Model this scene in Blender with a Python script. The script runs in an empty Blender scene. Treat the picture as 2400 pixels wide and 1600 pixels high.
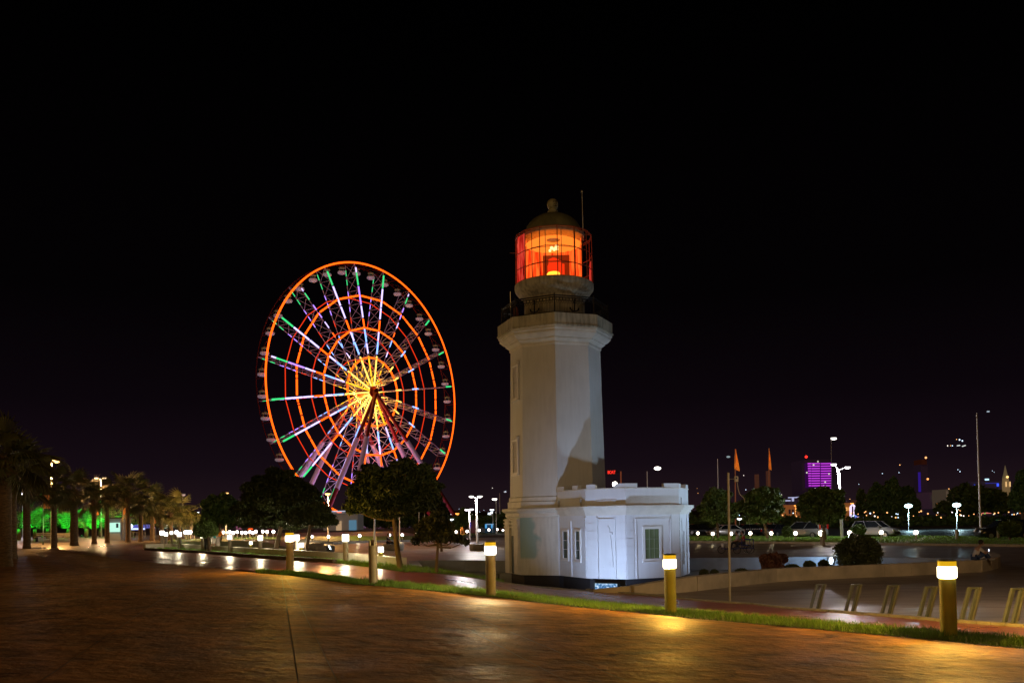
import bpy, bmesh, math, random
import numpy as np
from mathutils import Vector, Matrix
from mathutils.geometry import intersect_point_line

random.seed(7); np.random.seed(7)
SC = bpy.context.scene
COL = SC.collection
R = math.radians
PI = math.pi

# ------------------------------------------------------------------ camera
F = 2050.0; CX = 1200.0; CY = 1164.0; CAMZ = 1.5
PITCH = math.atan(0.025); ROLL = R(0.95)
fw = Vector((0, math.cos(PITCH), math.sin(PITCH)))
r0 = Vector((1, 0, 0)); u0 = Vector((0, -math.sin(PITCH), math.cos(PITCH)))
rt = r0*math.cos(ROLL) - u0*math.sin(ROLL)
up = u0*math.cos(ROLL) + r0*math.sin(ROLL)
cam = bpy.data.objects.new('camera', bpy.data.cameras.new('camera'))
COL.objects.link(cam)
m = Matrix((rt, up, -fw)).transposed().to_4x4(); m.translation = (0, 0, CAMZ)
cam.matrix_world = m
cam.data.sensor_width = 36; cam.data.lens = F/2400*36
cam.data.shift_y = (CY-800)/2400
cam.data.clip_start = 0.1; cam.data.clip_end = 6000
SC.camera = cam

# ------------------------------------------------------------------ world
W = bpy.data.worlds.new('World'); SC.world = W; W.use_nodes = True
nt = W.node_tree; nt.nodes.clear()
wo = nt.nodes.new('ShaderNodeOutputWorld'); bg = nt.nodes.new('ShaderNodeBackground')
tc = nt.nodes.new('ShaderNodeTexCoord'); sp = nt.nodes.new('ShaderNodeSeparateXYZ')
cr = nt.nodes.new('ShaderNodeValToRGB')
nt.links.new(tc.outputs['Generated'], sp.inputs[0]); nt.links.new(sp.outputs['Z'], cr.inputs['Fac'])
nt.links.new(cr.outputs[0], bg.inputs['Color']); nt.links.new(bg.outputs[0], wo.inputs[0])
el = cr.color_ramp.elements
el[0].position = 0.0; el[0].color = (0.0150, 0.0075, 0.0100, 1)
el[1].position = 0.5; el[1].color = (0.00012, 0.00012, 0.00016, 1)
e = el.new(0.06); e.color = (0.0068, 0.0034, 0.0060, 1)
e = el.new(0.13); e.color = (0.0032, 0.0016, 0.0030, 1)
e = el.new(0.24); e.color = (0.0010, 0.0006, 0.0009, 1)
bg.inputs['Strength'].default_value = 1.0

# ------------------------------------------------------------------ one weak warm directional lamp (town glow from behind the camera)
sun = bpy.data.objects.new('sun', bpy.data.lights.new('sun', 'SUN')); COL.objects.link(sun)
sun.data.energy = 0.19; sun.data.angle = R(20); sun.data.color = (1.0, 0.50, 0.12)
sun.rotation_euler = (R(75), 0, R(-22))
SC.view_settings.view_transform = 'Standard'; SC.view_settings.look = 'None'
SC.view_settings.exposure = 0; SC.view_settings.gamma = 1
SC.view_settings.use_curve_mapping = False
SC.cycles.use_denoising = True
SC.cycles.sample_clamp_indirect = 4.0
SC.cycles.max_bounces = 5
SC.cycles.caustics_reflective = False; SC.cycles.caustics_refractive = False

# ------------------------------------------------------------------ projection helpers (a pixel of the 2400x1600 photo -> a point of the place)
def ray(px, py):
    return fw + rt*((px-CX)/F) + up*((CY-py)/F)
def at(px, py, Y):
    d = ray(px, py); k = Y/d.y
    return Vector((d.x*k, Y, CAMZ+d.z*k))
def sst(t):
    t = min(1, max(0, t)); return t*t*(3-2*t)
def cl(t): return min(1, max(0, t))
def G(X, Y):
    near = -0.035*min(6, max(-7, X))
    zr = near + (-1.1-near)*sst((Y-11)/17)
    zl = near + (0.05-near)*sst((Y-14)/16)
    sh = 4+6*cl((Y-25)/20)+8*cl((Y-42)/18)
    w = sst((X+sh)/9)
    return zl+(zr-zl)*w
def gp(px, py, dz=0.0):
    d = ray(px, py); prev = 2.0; Y = 2.0
    while Y < 900:
        k = Y/d.y; z = CAMZ+d.z*k
        if z < G(d.x*k, Y)+dz:
            a, b = prev, Y
            for _ in range(30):
                mid = (a+b)/2; k = mid/d.y
                if CAMZ+d.z*k < G(d.x*k, mid)+dz: b = mid
                else: a = mid
            k = b/d.y
            return Vector((d.x*k, b, G(d.x*k, b)+dz))
        prev = Y; Y *= 1.02
    return at(px, py, 300)
def ppm(Y): return F/Y        # pixels per metre at depth Y

# ------------------------------------------------------------------ materials
def mat(name, col, rough=0.7, metal=0.0, emit=None, es=0.0, noise=None, bump=None, spec=None, alpha=None, trans=None, coat=None):
    """noise=(scale, amount, (sx,sy,sz)) varies the colour; bump=(scale, strength, (sx,sy,sz))"""
    m = bpy.data.materials.new(name); m.use_nodes = True
    n = m.node_tree; b = n.nodes['Principled BSDF']
    b.inputs['Base Color'].default_value = (*col, 1)
    b.inputs['Roughness'].default_value = rough
    b.inputs['Metallic'].default_value = metal
    if spec is not None: b.inputs['Specular IOR Level'].default_value = spec
    if coat: b.inputs['Coat Weight'].default_value = coat
    if trans: b.inputs['Transmission Weight'].default_value = trans
    if emit is not None:
        b.inputs['Emission Color'].default_value = (*emit, 1); b.inputs['Emission Strength'].default_value = es
    def coords(sc3):
        t = n.nodes.new('ShaderNodeTexCoord'); mp = n.nodes.new('ShaderNodeMapping')
        mp.inputs['Scale'].default_value = sc3
        n.links.new(t.outputs['Object'], mp.inputs[0]); return mp.outputs[0]
    if noise:
        tx = n.nodes.new('ShaderNodeTexNoise'); tx.inputs['Scale'].default_value = noise[0]
        tx.inputs['Detail'].default_value = 6
        n.links.new(coords(noise[2] if len(noise) > 2 else (1, 1, 1)), tx.inputs['Vector'])
        rp = n.nodes.new('ShaderNodeValToRGB')
        a = noise[1]
        rp.color_ramp.elements[0].position = 0.3; rp.color_ramp.elements[1].position = 0.7
        rp.color_ramp.elements[0].color = (*[c*(1-a) for c in col], 1)
        rp.color_ramp.elements[1].color = (*[min(1, c*(1+a)) for c in col], 1)
        n.links.new(tx.outputs['Fac'], rp.inputs[0]); n.links.new(rp.outputs[0], b.inputs['Base Color'])
    if bump:
        tx = n.nodes.new('ShaderNodeTexNoise'); tx.inputs['Scale'].default_value = bump[0]
        tx.inputs['Detail'].default_value = 5
        n.links.new(coords(bump[2] if len(bump) > 2 else (1, 1, 1)), tx.inputs['Vector'])
        bp = n.nodes.new('ShaderNodeBump'); bp.inputs['Strength'].default_value = bump[1]
        bp.inputs['Distance'].default_value = bump[3] if len(bump) > 3 else 0.02
        n.links.new(tx.outputs['Fac'], bp.inputs['Height']); n.links.new(bp.outputs[0], b.inputs['Normal'])
    return m
def glow(name, col, s):
    m = bpy.data.materials.new(name); m.use_nodes = True
    n = m.node_tree; n.nodes.clear()
    o = n.nodes.new('ShaderNodeOutputMaterial'); em = n.nodes.new('ShaderNodeEmission')
    em.inputs[0].default_value = (*col, 1); em.inputs[1].default_value = s
    n.links.new(em.outputs[0], o.inputs[0])
    return m

# ------------------------------------------------------------------ mesh builder
class MB:
    def __init__(s): s.v = []; s.f = []; s.mi = []; s.cur = 0
    def add(s, vs, fs):
        o = len(s.v); s.v += [tuple(v) for v in vs]
        for f in fs: s.f.append([i+o for i in f]); s.mi.append(s.cur)
        return s
    def box(s, c, d, rz=0.0, taper=1.0):
        hx, hy, hz = d[0]/2, d[1]/2, d[2]/2; ca, sa = math.cos(rz), math.sin(rz); vs = []
        for dz in (-1, 1):
            k = taper if dz > 0 else 1
            for dx, dy in ((-1, -1), (1, -1), (1, 1), (-1, 1)):
                x, y = dx*hx*k, dy*hy*k
                vs.append((c[0]+x*ca-y*sa, c[1]+x*sa+y*ca, c[2]+dz*hz))
        return s.add(vs, [(3, 2, 1, 0), (4, 5, 6, 7), (0, 1, 5, 4), (1, 2, 6, 5), (2, 3, 7, 6), (3, 0, 4, 7)])
    def tube(s, p, q, r, r2=None, n=8, cap=True):
        p = Vector(p); q = Vector(q); r2 = r if r2 is None else r2
        d = (q-p)
        if d.length < 1e-6: return s
        d.normalize(); a = d.orthogonal().normalized(); b = d.cross(a)
        vs = []
        for c, rr in ((p, r), (q, r2)):
            for i in range(n):
                t = 2*PI*i/n; vs.append(c+a*(math.cos(t)*rr)+b*(math.sin(t)*rr))
        fs = [(i, (i+1) % n, n+(i+1) % n, n+i) for i in range(n)]
        if cap: fs += [tuple(range(n-1, -1, -1)), tuple(range(n, 2*n))]
        return s.add(vs, fs)
    def path(s, pts, r, n=6, r2=None):
        L = len(pts)-1
        for i in range(L):
            ra = r if r2 is None else r+(r2-r)*i/L; rb = r if r2 is None else r+(r2-r)*(i+1)/L
            s.tube(pts[i], pts[i+1], ra, rb, n)
        return s
    def lathe(s, prof, n=24, c=(0, 0, 0), rot=0.0, caps=True, sy=1.0):
        vs = []; fs = []
        for r, z in prof:
            for i in range(n):
                t = 2*PI*i/n+rot
                vs.append((c[0]+r*math.cos(t), c[1]+r*math.sin(t)*sy, c[2]+z))
        for j in range(len(prof)-1):
            for i in range(n):
                a = j*n+i; b = j*n+(i+1) % n
                fs.append((a, b, b+n, a+n))
        if caps:
            fs.append(tuple(range(n-1, -1, -1))); fs.append(tuple(range((len(prof)-1)*n, len(prof)*n)))
        return s.add(vs, fs)
    def prism(s, poly, z0, z1):
        n = len(poly)
        area = sum(poly[i][0]*poly[(i+1) % n][1]-poly[(i+1) % n][0]*poly[i][1] for i in range(n))
        if area < 0: poly = poly[::-1]
        vs = [(x, y, z0) for x, y in poly]+[(x, y, z1) for x, y in poly]
        fs = [tuple(range(n-1, -1, -1)), tuple(range(n, 2*n))]+[(i, (i+1) % n, n+(i+1) % n, n+i) for i in range(n)]
        return s.add(vs, fs)
    def sphere(s, c, r, n=10, m=6, sc=(1, 1, 1)):
        vs = [(c[0], c[1], c[2]-r*sc[2])]; fs = []
        for j in range(1, m):
            ph = -PI/2+PI*j/m
            for i in range(n):
                t = 2*PI*i/n
                vs.append((c[0]+r*sc[0]*math.cos(ph)*math.cos(t), c[1]+r*sc[1]*math.cos(ph)*math.sin(t), c[2]+r*sc[2]*math.sin(ph)))
        vs.append((c[0], c[1], c[2]+r*sc[2])); top = len(vs)-1
        for i in range(n):
            fs.append((0, 1+(i+1) % n, 1+i)); fs.append((top, 1+(m-2)*n+i, 1+(m-2)*n+(i+1) % n))
        for j in range(m-2):
            for i in range(n):
                a = 1+j*n+i; b = 1+j*n+(i+1) % n
                fs.append((a, b, b+n, a+n))
        return s.add(vs, fs)
    def mesh(s, name, mats, smooth=False):
        me = bpy.data.meshes.new(name); me.from_pydata(s.v, [], s.f); me.update()
        if not isinstance(mats, (list, tuple)): mats = [mats]
        for m_ in mats: me.materials.append(m_)
        if any(s.mi): me.polygons.foreach_set('material_index', s.mi)
        if smooth:
            me.polygons.foreach_set('use_smooth', [True]*len(me.polygons))
            try: me.set_sharp_from_angle(angle=R(40))
            except Exception: pass
        return me
    def build(s, name, mats, parent=None, smooth=False, bevel=0.0):
        o = bpy.data.objects.new(name, s.mesh(name, mats, smooth)); COL.objects.link(o)
        if parent is not None: o.parent = parent
        if bevel:
            b = o.modifiers.new('bevel', 'BEVEL'); b.width = bevel; b.segments = 2; b.limit_method = 'ANGLE'
        return o
def tag(o, label=None, cat=None, group=None, kind=None):
    if label: o['label'] = label
    if cat: o['category'] = cat
    if group: o['group'] = group
    if kind: o['kind'] = kind
    return o
def thing(name, label, cat, loc=(0, 0, 0), rz=0.0, group=None):
    o = bpy.data.objects.new(name, None); COL.objects.link(o)
    o.location = loc; o.rotation_euler = (0, 0, rz); o.empty_display_size = 0.2
    return tag(o, label, cat, group)
def children_map():
    d = {}
    for o in bpy.data.objects:
        if o.parent: d.setdefault(o.parent.name, []).append(o)
    return d
def dup(root, loc, rz=0.0, label=None, group=None, scale=None):
    r_ = root.copy(); COL.objects.link(r_); r_.location = loc; r_.rotation_euler = (0, 0, rz)
    if label: r_['label'] = label
    if group: r_['group'] = group
    if scale: r_.scale = (scale,)*3 if not isinstance(scale, tuple) else scale
    kids = KIDS.get(root.name)
    if kids is None: kids = KIDS[root.name] = [(c, list(c.children)) for c in root.children]
    for ch, gs in kids:
        c = ch.copy(); COL.objects.link(c); c.parent = r_
        for g in gs:
            d = g.copy(); COL.objects.link(d); d.parent = c
    return r_
KIDS = {}
def lamp_light(loc, power, col, parent=None, radius=0.15, kind='POINT', target=None, spot=None, blend=0.4):
    l = bpy.data.lights.new('lamp_glow', kind); l.energy = power; l.color = col
    if kind == 'SPOT':
        l.spot_size = R(spot); l.spot_blend = blend
    l.shadow_soft_size = radius
    o = bpy.data.objects.new('lamp_glow', l); COL.objects.link(o); o.location = loc
    if parent is not None: o.parent = parent
    if target is not None:
        o.rotation_euler = (Vector(target)-Vector(loc)).to_track_quat('-Z', 'Y').to_euler()
    return o
ORD = ['first', 'second', 'third', 'fourth', 'fifth', 'sixth', 'seventh', 'eighth', 'ninth', 'tenth', 'eleventh', 'twelfth',
       'thirteenth', 'fourteenth', 'fifteenth', 'sixteenth', 'seventeenth', 'eighteenth', 'nineteenth', 'twentieth']

M = {}
M['concrete'] = mat('concrete', (0.30, 0.28, 0.25), 0.75, noise=(3, 0.25), bump=(30, 0.2))
M['pale_concrete'] = mat('pale_concrete', (0.42, 0.40, 0.36), 0.7, noise=(2, 0.2), bump=(20, 0.2))
M['bollard'] = mat('bollard_paint', (0.55, 0.52, 0.10), 0.5, noise=(5, 0.12))
M['bollard_tan'] = mat('bollard_tan', (0.55, 0.42, 0.20), 0.5, noise=(5, 0.12))
M['bollard_plain'] = mat('bollard_concrete', (0.36, 0.33, 0.27), 0.6, noise=(5, 0.15))
M['wall_white'] = mat('white_wall_render', (0.66, 0.64, 0.58), 0.7, noise=(2, 0.12), bump=(20, 0.2))
M['metal'] = mat('galvanised_metal', (0.45, 0.45, 0.45), 0.35, 0.8)
M['white_metal'] = mat('white_painted_metal', (0.7, 0.7, 0.72), 0.4)
M['dark_metal'] = mat('dark_metal', (0.03, 0.03, 0.03), 0.4, 0.5)
M['grass'] = mat('grass', (0.09, 0.19, 0.025), 0.7, noise=(4, 0.4))
M['blade'] = mat('grass_blade', (0.16, 0.32, 0.04), 0.6, noise=(1.5, 0.4))
M['straw'] = mat('dry_stalk', (0.5, 0.36, 0.2), 0.7)
M['leaf'] = mat('leaf', (0.075, 0.13, 0.03), 0.6, noise=(1.2, 0.5))
M['leaf_red'] = mat('reddish_leaf', (0.11, 0.045, 0.03), 0.5, noise=(2, 0.5))
M['needle'] = mat('pine_needle', (0.030, 0.048, 0.013), 0.6, noise=(0.8, 0.5))
M['frond'] = mat('palm_frond', (0.10, 0.105, 0.035), 0.5, noise=(1.0, 0.5))
M['bark'] = mat('bark', (0.14, 0.10, 0.065), 0.9, noise=(6, 0.4, (1, 1, 0.3)), bump=(12, 0.8, (1, 1, 0.3), 0.05))
M['palm_bark'] = mat('palm_bark', (0.16, 0.11, 0.07), 0.9, noise=(6, 0.4, (1, 1, 3)), bump=(8, 0.8, (1, 1, 4), 0.06))
M['asphalt'] = mat('asphalt', (0.05, 0.05, 0.052), 0.55, noise=(1, 0.3), bump=(40, 0.3))
M['soil'] = mat('soil', (0.04, 0.035, 0.025), 0.9, noise=(1, 0.4))
# ================================================================== GROUND
def inside(poly, x, y):
    c = False; n = len(poly); j = n-1
    for i in range(n):
        xi, yi = poly[i]; xj, yj = poly[j]
        if (yi > y) != (yj > y) and x < (xj-xi)*(y-yi)/(yj-yi)+xi: c = not c
        j = i
    return c
def gpts(px): return [gp(*p) for p in px]
def xy(ps): return [(p.x, p.y) for p in ps]

# basin (the sunken yard round the lighthouse): rim centre line
rim_near = xy(gpts([(975, 1331), (1060, 1347), (1182, 1366), (1290, 1376), (1395, 1386), (1500, 1389), (1600, 1383), (1705, 1370.5), (1821, 1358), (2000, 1350), (2120, 1345), (2216, 1340), (2290, 1336.5)]))
rim_end = xy(gpts([(2322, 1331), (2336, 1324), (2330, 1316.5)]))
rim_back = xy(gpts([(2300, 1312), (2200, 1309), (2060, 1307.5), (1965, 1306), (1800, 1307), (1615, 1309), (1400, 1312), (1250, 1314), (1139, 1315), (1030, 1314), (965, 1315)]))
BASIN = rim_near+rim_end+rim_back
FLOOR = -2.45
def ramp_g(n, path_scale): pass

def sheet(name, poly, dz, m_, step=1.0, holes=None, cuts=(), parent=None):
    """a ground piece: polygon cut into cells, laid dz above the terrain"""
    bm = bmesh.new()
    vs = [bm.verts.new((x, y, 0)) for x, y in poly]
    bm.faces.new(vs)
    x0, x1 = min(p[0] for p in poly), max(p[0] for p in poly); y0, y1 = min(p[1] for p in poly), max(p[1] for p in poly)
    def cutx(co, no):
        bmesh.ops.bisect_plane(bm, geom=bm.verts[:]+bm.edges[:]+bm.faces[:], dist=1e-5, plane_co=co, plane_no=no)
    x = x0+step
    while x < x1: cutx((x, 0, 0), (1, 0, 0)); x += step*(1+max(0, abs(x)-20)/20)
    y = y0+step
    while y < y1: cutx((0, y, 0), (0, 1, 0)); y += step*(1+max(0, y-25)/20)
    for a, b, w in cuts:      # recessed joints: cut both sides, drop the sliver
        a = Vector((a[0], a[1], 0)); b = Vector((b[0], b[1], 0)); d = (b-a).normalized(); nrm = Vector((-d.y, d.x, 0))
        cutx(a+nrm*w, nrm); cutx(a-nrm*w, nrm)
        kill = []
        for f in bm.faces:
            c = f.calc_center_median()
            if abs((c-a).dot(nrm)) < w: kill.append(f)
        bmesh.ops.delete(bm, geom=kill, context='FACES')
    if holes:
        bmesh.ops.delete(bm, geom=[f for f in bm.faces if holes(f.calc_center_median())], context='FACES')
    for v in bm.verts: v.co.z = G(v.co.x, v.co.y)+dz
    for f in bm.faces:
        if f.normal.z < 0 or f.calc_center_median is None: f.normal_flip()
    bm.normal_update()
    for f in bm.faces:
        if f.normal.z < 0: f.normal_flip()
        f.smooth = True
    return bm
def finish(bm, name, m_, parent=None):
    me = bpy.data.meshes.new(name); bm.to_mesh(me); bm.free(); me.materials.append(m_)
    o = bpy.data.objects.new(name, me); COL.objects.link(o)
    if parent: o.parent = parent
    return o

# --- materials of the ground
def wet(name, col, ramp, rlo, rhi, sc=(0.5, 3, 1), nscale=1.2, bstr=0.35, bdist=0.01, spec=0.5, fine=18, cracks=False):
    m = bpy.data.materials.new(name); m.use_nodes = True
    n = m.node_tree; b = n.nodes['Principled BSDF']; L = n.links
    t = n.nodes.new('ShaderNodeTexCoord'); mp = n.nodes.new('ShaderNodeMapping'); mp.inputs['Scale'].default_value = sc
    L.new(t.outputs['Object'], mp.inputs[0])
    a = n.nodes.new('ShaderNodeTexNoise'); a.inputs['Scale'].default_value = nscale; a.inputs['Detail'].default_value = 7; a.inputs['Roughness'].default_value = 0.62
    L.new(mp.outputs[0], a.inputs['Vector'])
    r_ = n.nodes.new('ShaderNodeValToRGB'); r_.color_ramp.elements[0].position = 0.32; r_.color_ramp.elements[1].position = 0.68
    r_.color_ramp.elements[0].color = (*[c*(1-ramp) for c in col], 1); r_.color_ramp.elements[1].color = (*[c*(1+ramp) for c in col], 1)
    L.new(a.outputs['Fac'], r_.inputs[0])
    if cracks:      # dents and split lines of the stamped relief
        ck = n.nodes.new('ShaderNodeTexNoise'); ck.inputs['Scale'].default_value = 1.3; ck.inputs['Detail'].default_value = 9; ck.inputs['Roughness'].default_value = 0.7; ck.inputs['Distortion'].default_value = 0.6
        L.new(mp.outputs[0], ck.inputs['Vector'])
        cr_ = n.nodes.new('ShaderNodeValToRGB'); ce = cr_.color_ramp.elements
        ce[0].position = 0.34; ce[0].color = (0.25, 0.25, 0.25, 1); ce[1].position = 0.40; ce[1].color = (1, 1, 1, 1)
        L.new(ck.outputs['Fac'], cr_.inputs[0])
        mm = n.nodes.new('ShaderNodeMix'); mm.data_type = 'RGBA'; mm.blend_type = 'MULTIPLY'; mm.inputs['Factor'].default_value = 1.0
        L.new(r_.outputs[0], mm.inputs['A']); L.new(cr_.outputs[0], mm.inputs['B']); L.new(mm.outputs['Result'], b.inputs['Base Color'])
    else: L.new(r_.outputs[0], b.inputs['Base Color'])
    c = n.nodes.new('ShaderNodeTexNoise'); c.inputs['Scale'].default_value = 0.5; c.inputs['Detail'].default_value = 4
    L.new(t.outputs['Object'], c.inputs['Vector'])
    mr = n.nodes.new('ShaderNodeMapRange'); mr.inputs[1].default_value = 0.35; mr.inputs[2].default_value = 0.65
    mr.inputs[3].default_value = rlo; mr.inputs[4].default_value = rhi
    L.new(c.outputs['Fac'], mr.inputs[0]); L.new(mr.outputs[0], b.inputs['Roughness'])
    b.inputs['Specular IOR Level'].default_value = spec
    d = n.nodes.new('ShaderNodeTexNoise'); d.inputs['Scale'].default_value = fine; d.inputs['Detail'].default_value = 3
    L.new(mp.outputs[0], d.inputs['Vector'])
    mx = n.nodes.new('ShaderNodeMath'); mx.operation = 'MULTIPLY_ADD'; mx.inputs[1].default_value = 0.35
    L.new(d.outputs['Fac'], mx.inputs[0]); L.new(a.outputs['Fac'], mx.inputs[2])
    bp = n.nodes.new('ShaderNodeBump'); bp.inputs['Strength'].default_value = bstr; bp.inputs['Distance'].default_value = bdist
    L.new(mx.outputs[0], bp.inputs['Height']); L.new(bp.outputs[0], b.inputs['Normal'])
    return m
M['stamped'] = wet('stamped_concrete', (0.39, 0.19, 0.06), 0.62, 0.50, 0.74, sc=(0.9, 1.15, 1), nscale=2.3, bstr=1.0, bdist=0.08, fine=8, spec=0.18, cracks=True)
M['path'] = wet('red_path_coating', (0.33, 0.10, 0.07), 0.22, 0.27, 0.38, sc=(1, 2, 1), nscale=2.0, bstr=0.22, bdist=0.012)
M['plaza'] = wet('plaza_paving', (0.30, 0.245, 0.21), 0.30, 0.36, 0.54, sc=(0.5, 1.5, 1), nscale=0.9, bstr=0.4, bdist=0.03, spec=0.38)
M['joint'] = mat('joint_dirt', (0.02, 0.017, 0.014), 0.9)

# --- base ground: one sheet to the horizon with the sunken basin modelled into it
def axis(lo, flo, fhi, hi, s):
    a = []; x = flo
    st = s
    while x > lo: a.append(x); x -= st; st *= 1.18
    a.append(lo); a = a[::-1]; x = flo+s
    while x < fhi: a.append(x); x += s
    st = s
    while x < hi: a.append(x); x += st; st *= 1.18
    a.append(hi); return a
XS = axis(-2500, -8, 25, 2500, 0.28); YS = axis(-60, 21, 58, 4000, 0.28)
gv = []; gf = []; gm = []
nx = len(XS)
bx0 = min(p[0] for p in BASIN); bx1 = max(p[0] for p in BASIN); by0 = min(p[1] for p in BASIN); by1 = max(p[1] for p in BASIN)
for y in YS:
    for x in XS:
        ins = bx0 < x < bx1 and by0 < y < by1 and inside(BASIN, x, y)
        gv.append((x, y, FLOOR if ins else G(x, y)-0.05))
for j in range(len(YS)-1):
    for i in range(nx-1):
        a = j*nx+i; gf.append((a, a+1, a+1+nx, a+nx))
        cx, cy = (XS[i]+XS[i+1])/2, (YS[j]+YS[j+1])/2
        gm.append(1 if (cy > 128) else 0)
me = bpy.data.meshes.new('ground'); me.from_pydata(gv, [], gf); me.materials.append(M['plaza']); me.materials.append(M['soil'])
me.polygons.foreach_set('material_index', gm)
go = bpy.data.objects.new('ground', me); COL.objects.link(go); tag(go, kind='structure')

# --- foreground pavement in slabs, with recessed joints
strip_near = [(600, 1342), (676, 1348), (830, 1369), (983, 1382), (1174, 1401), (1327, 1419), (1500, 1436), (1612, 1448), (1783, 1463), (1995, 1482), (2165, 1497), (2400, 1520), (2520, 1533)]
strip_far = [(600, 1337), (680, 1340), (830, 1357), (983, 1369), (1174, 1386), (1327, 1402), (1500, 1419), (1612, 1431), (1783, 1445), (1995, 1462), (2165, 1476), (2400, 1495), (2520, 1506)]
SN = xy(gpts(strip_near)); SF = xy(gpts(strip_far))
left_edge = xy(gpts([(-60, 1281), (137, 1287), (191, 1297), (319, 1314), (500, 1330)]))
fg_poly = [(-60, -8)]+[(-60, left_edge[0][1])]+left_edge+SN+[(30, SN[-1][1]-3), (30, -8)]
def gline(a, b, w): 
    a = gp(*a); b = gp(*b); return ((a.x, a.y), (b.x, b.y), w)
cuts = [gline((90, 1598), (405, 1386), 0.006), gline((660, 1352), (699, 1598), 0.006), gline((705, 1420), (792, 1598), 0.005),
        gline((967, 1388), (1423, 1575), 0.008), gline((942, 1396), (1174, 1514), 0.006)]
bm = sheet('pavement', fg_poly, 0.0, None, step=0.8, cuts=cuts)
# split into connected slabs
bm.verts.ensure_lookup_table(); bm.faces.ensure_lookup_table()
pav = thing('pavement', None, None); tag(pav, kind='structure')
seen = set(); isl = []
for f in bm.faces:
    if f.index in seen: continue
    st = [f]; comp = []; seen.add(f.index)
    while st:
        g_ = st.pop(); comp.append(g_)
        for e_ in g_.edges:
            for h in e_.link_faces:
                if h.index not in seen: seen.add(h.index); st.append(h)
    isl.append(comp)
for comp in isl:
    vm = {}; vs = []; fs = []
    for f in comp:
        idx = []
        for v in f.verts:
            if v.index not in vm: vm[v.index] = len(vs); vs.append(tuple(v.co))
            idx.append(vm[v.index])
        fs.append(idx)
    q = MB(); q.add(vs, fs); o = q.build('slab', M['stamped'], pav, smooth=True)
bm.free()

# --- the red path
path_far = [(2520, 1481), (2400, 1470), (2200, 1456), (2000, 1439), (1770, 1417), (1554, 1398), (1375, 1383), (1182, 1365), (1139, 1357), (950, 1341), (779, 1319), (689, 1312), (600, 1306), (496, 1297), (338, 1288)]
PF = xy(gpts(path_far))
pleft = xy(gpts([(338, 1275), (260, 1274), (120, 1284)]))
path_poly = left_edge[1:]+SF+PF+pleft
o = finish(sheet('path', path_poly, 0.004, None, step=1.0), 'path', M['path']); tag(o, kind='structure')
# path edging stone on the far side (thin pale line)
q = MB()
kpts = gpts([(2520, 1480), (2400, 1469), (2200, 1455), (2000, 1438), (1770, 1416), (1554, 1397), (1375, 1382)])
for a, b in zip(kpts, kpts[1:]):
    d = (b-a).normalized(); n_ = Vector((-d.y, d.x, 0))*0.07
    for k in range(6):
        p = a.lerp(b, k/6); p2 = a.lerp(b, (k+0.96)/6)
        z1 = G(p.x, p.y)+0.05; z2 = G(p2.x, p2.y)+0.05
        vs = [(p-n_).to_tuple()[:2]+(z1,), (p+n_).to_tuple()[:2]+(z1,), (p2+n_).to_tuple()[:2]+(z2,), (p2-n_).to_tuple()[:2]+(z2,)]
        vs2 = [(v[0], v[1], v[2]-0.15) for v in vs]
        q.add(vs+vs2, [(0, 1, 2, 3), (0, 3, 7, 4), (1, 0, 4, 5), (2, 1, 5, 6), (3, 2, 6, 7)])
o = q.build('kerb', M['concrete']); tag(o, kind='structure')
# dark kerb at the far side of the path on the left
q = MB()
kp = gpts([(338, 1289), (420, 1293), (496, 1298), (600, 1307), (689, 1312.5), (780, 1319)])
for a, b in zip(kp, kp[1:]):
    d = (b-a).normalized(); n_ = Vector((d.y, -d.x, 0))*0.16
    if n_.y < 0: n_ = -n_
    for k in range(8):
        p = a.lerp(b, k/8); p2 = a.lerp(b, (k+0.97)/8)
        vs = [Vector((p.x, p.y, G(p.x, p.y)+0.13)), Vector((p2.x, p2.y, G(p2.x, p2.y)+0.13))]
        vs += [vs[1]+n_, vs[0]+n_]
        lo = [v-Vector((0, 0, 0.2)) for v in vs]
        q.add(vs+lo, [(0, 1, 2, 3), (1, 0, 4, 5), (2, 1, 5, 6), (3, 2, 6, 7), (0, 3, 7, 4)])
o = q.build('kerb', mat('dark_kerb_stone', (0.10, 0.085, 0.07), 0.7, noise=(3, 0.3))); tag(o, kind='structure')

# --- lawns
def lawn(px, name='lawn', dz=0.01, label=None):
    o = finish(sheet(name, xy(gpts(px)), dz, None, step=1.5), name, M['grass']); tag(o, kind='structure'); return o
strip_o = finish(sheet('grass_verge', SN+SF[::-1], 0.006, None, step=0.8), 'grass_verge', M['soil']); tag(strip_o, kind='structure')
lawnA = [(345, 1287), (496, 1295.5), (600, 1304), (689, 1309.5), (779, 1317), (950, 1340), (1139, 1356), (1182, 1364), (1180, 1359), (1060, 1342), (960, 1328), (865, 1316), (804, 1313), (689, 1305), (607, 1299.5), (534, 1294), (475, 1290), (400, 1285)]
lawn(lawnA, dz=0.02)
lawnB = [(385, 1273), (420, 1276), (470, 1280), (534, 1284), (607, 1288), (690, 1294), (700, 1285), (620, 1270), (560, 1266), (470, 1262), (400, 1264)]
lawn(lawnB, dz=0.015)
lawn([(500, 1262), (560, 1263), (660, 1265), (660, 1258), (560, 1256), (500, 1256)], dz=0.02)
lawnC = [(715, 1266), (780, 1271.5), (880, 1267.5), (1002, 1264.5), (1104, 1255.5), (1191, 1248.5), (1191, 1244), (1104, 1250), (1002, 1256), (880, 1258), (780, 1259), (715, 1259)]
lawn(lawnC, dz=0.1)
lawnD = [(1600, 1269), (1800, 1270.5), (1960, 1273), (2140, 1275), (2420, 1278), (2420, 1259), (2140, 1256), (1960, 1257), (1800, 1256.5), (1600, 1257)]
lawn(lawnD, dz=0.1)
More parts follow.
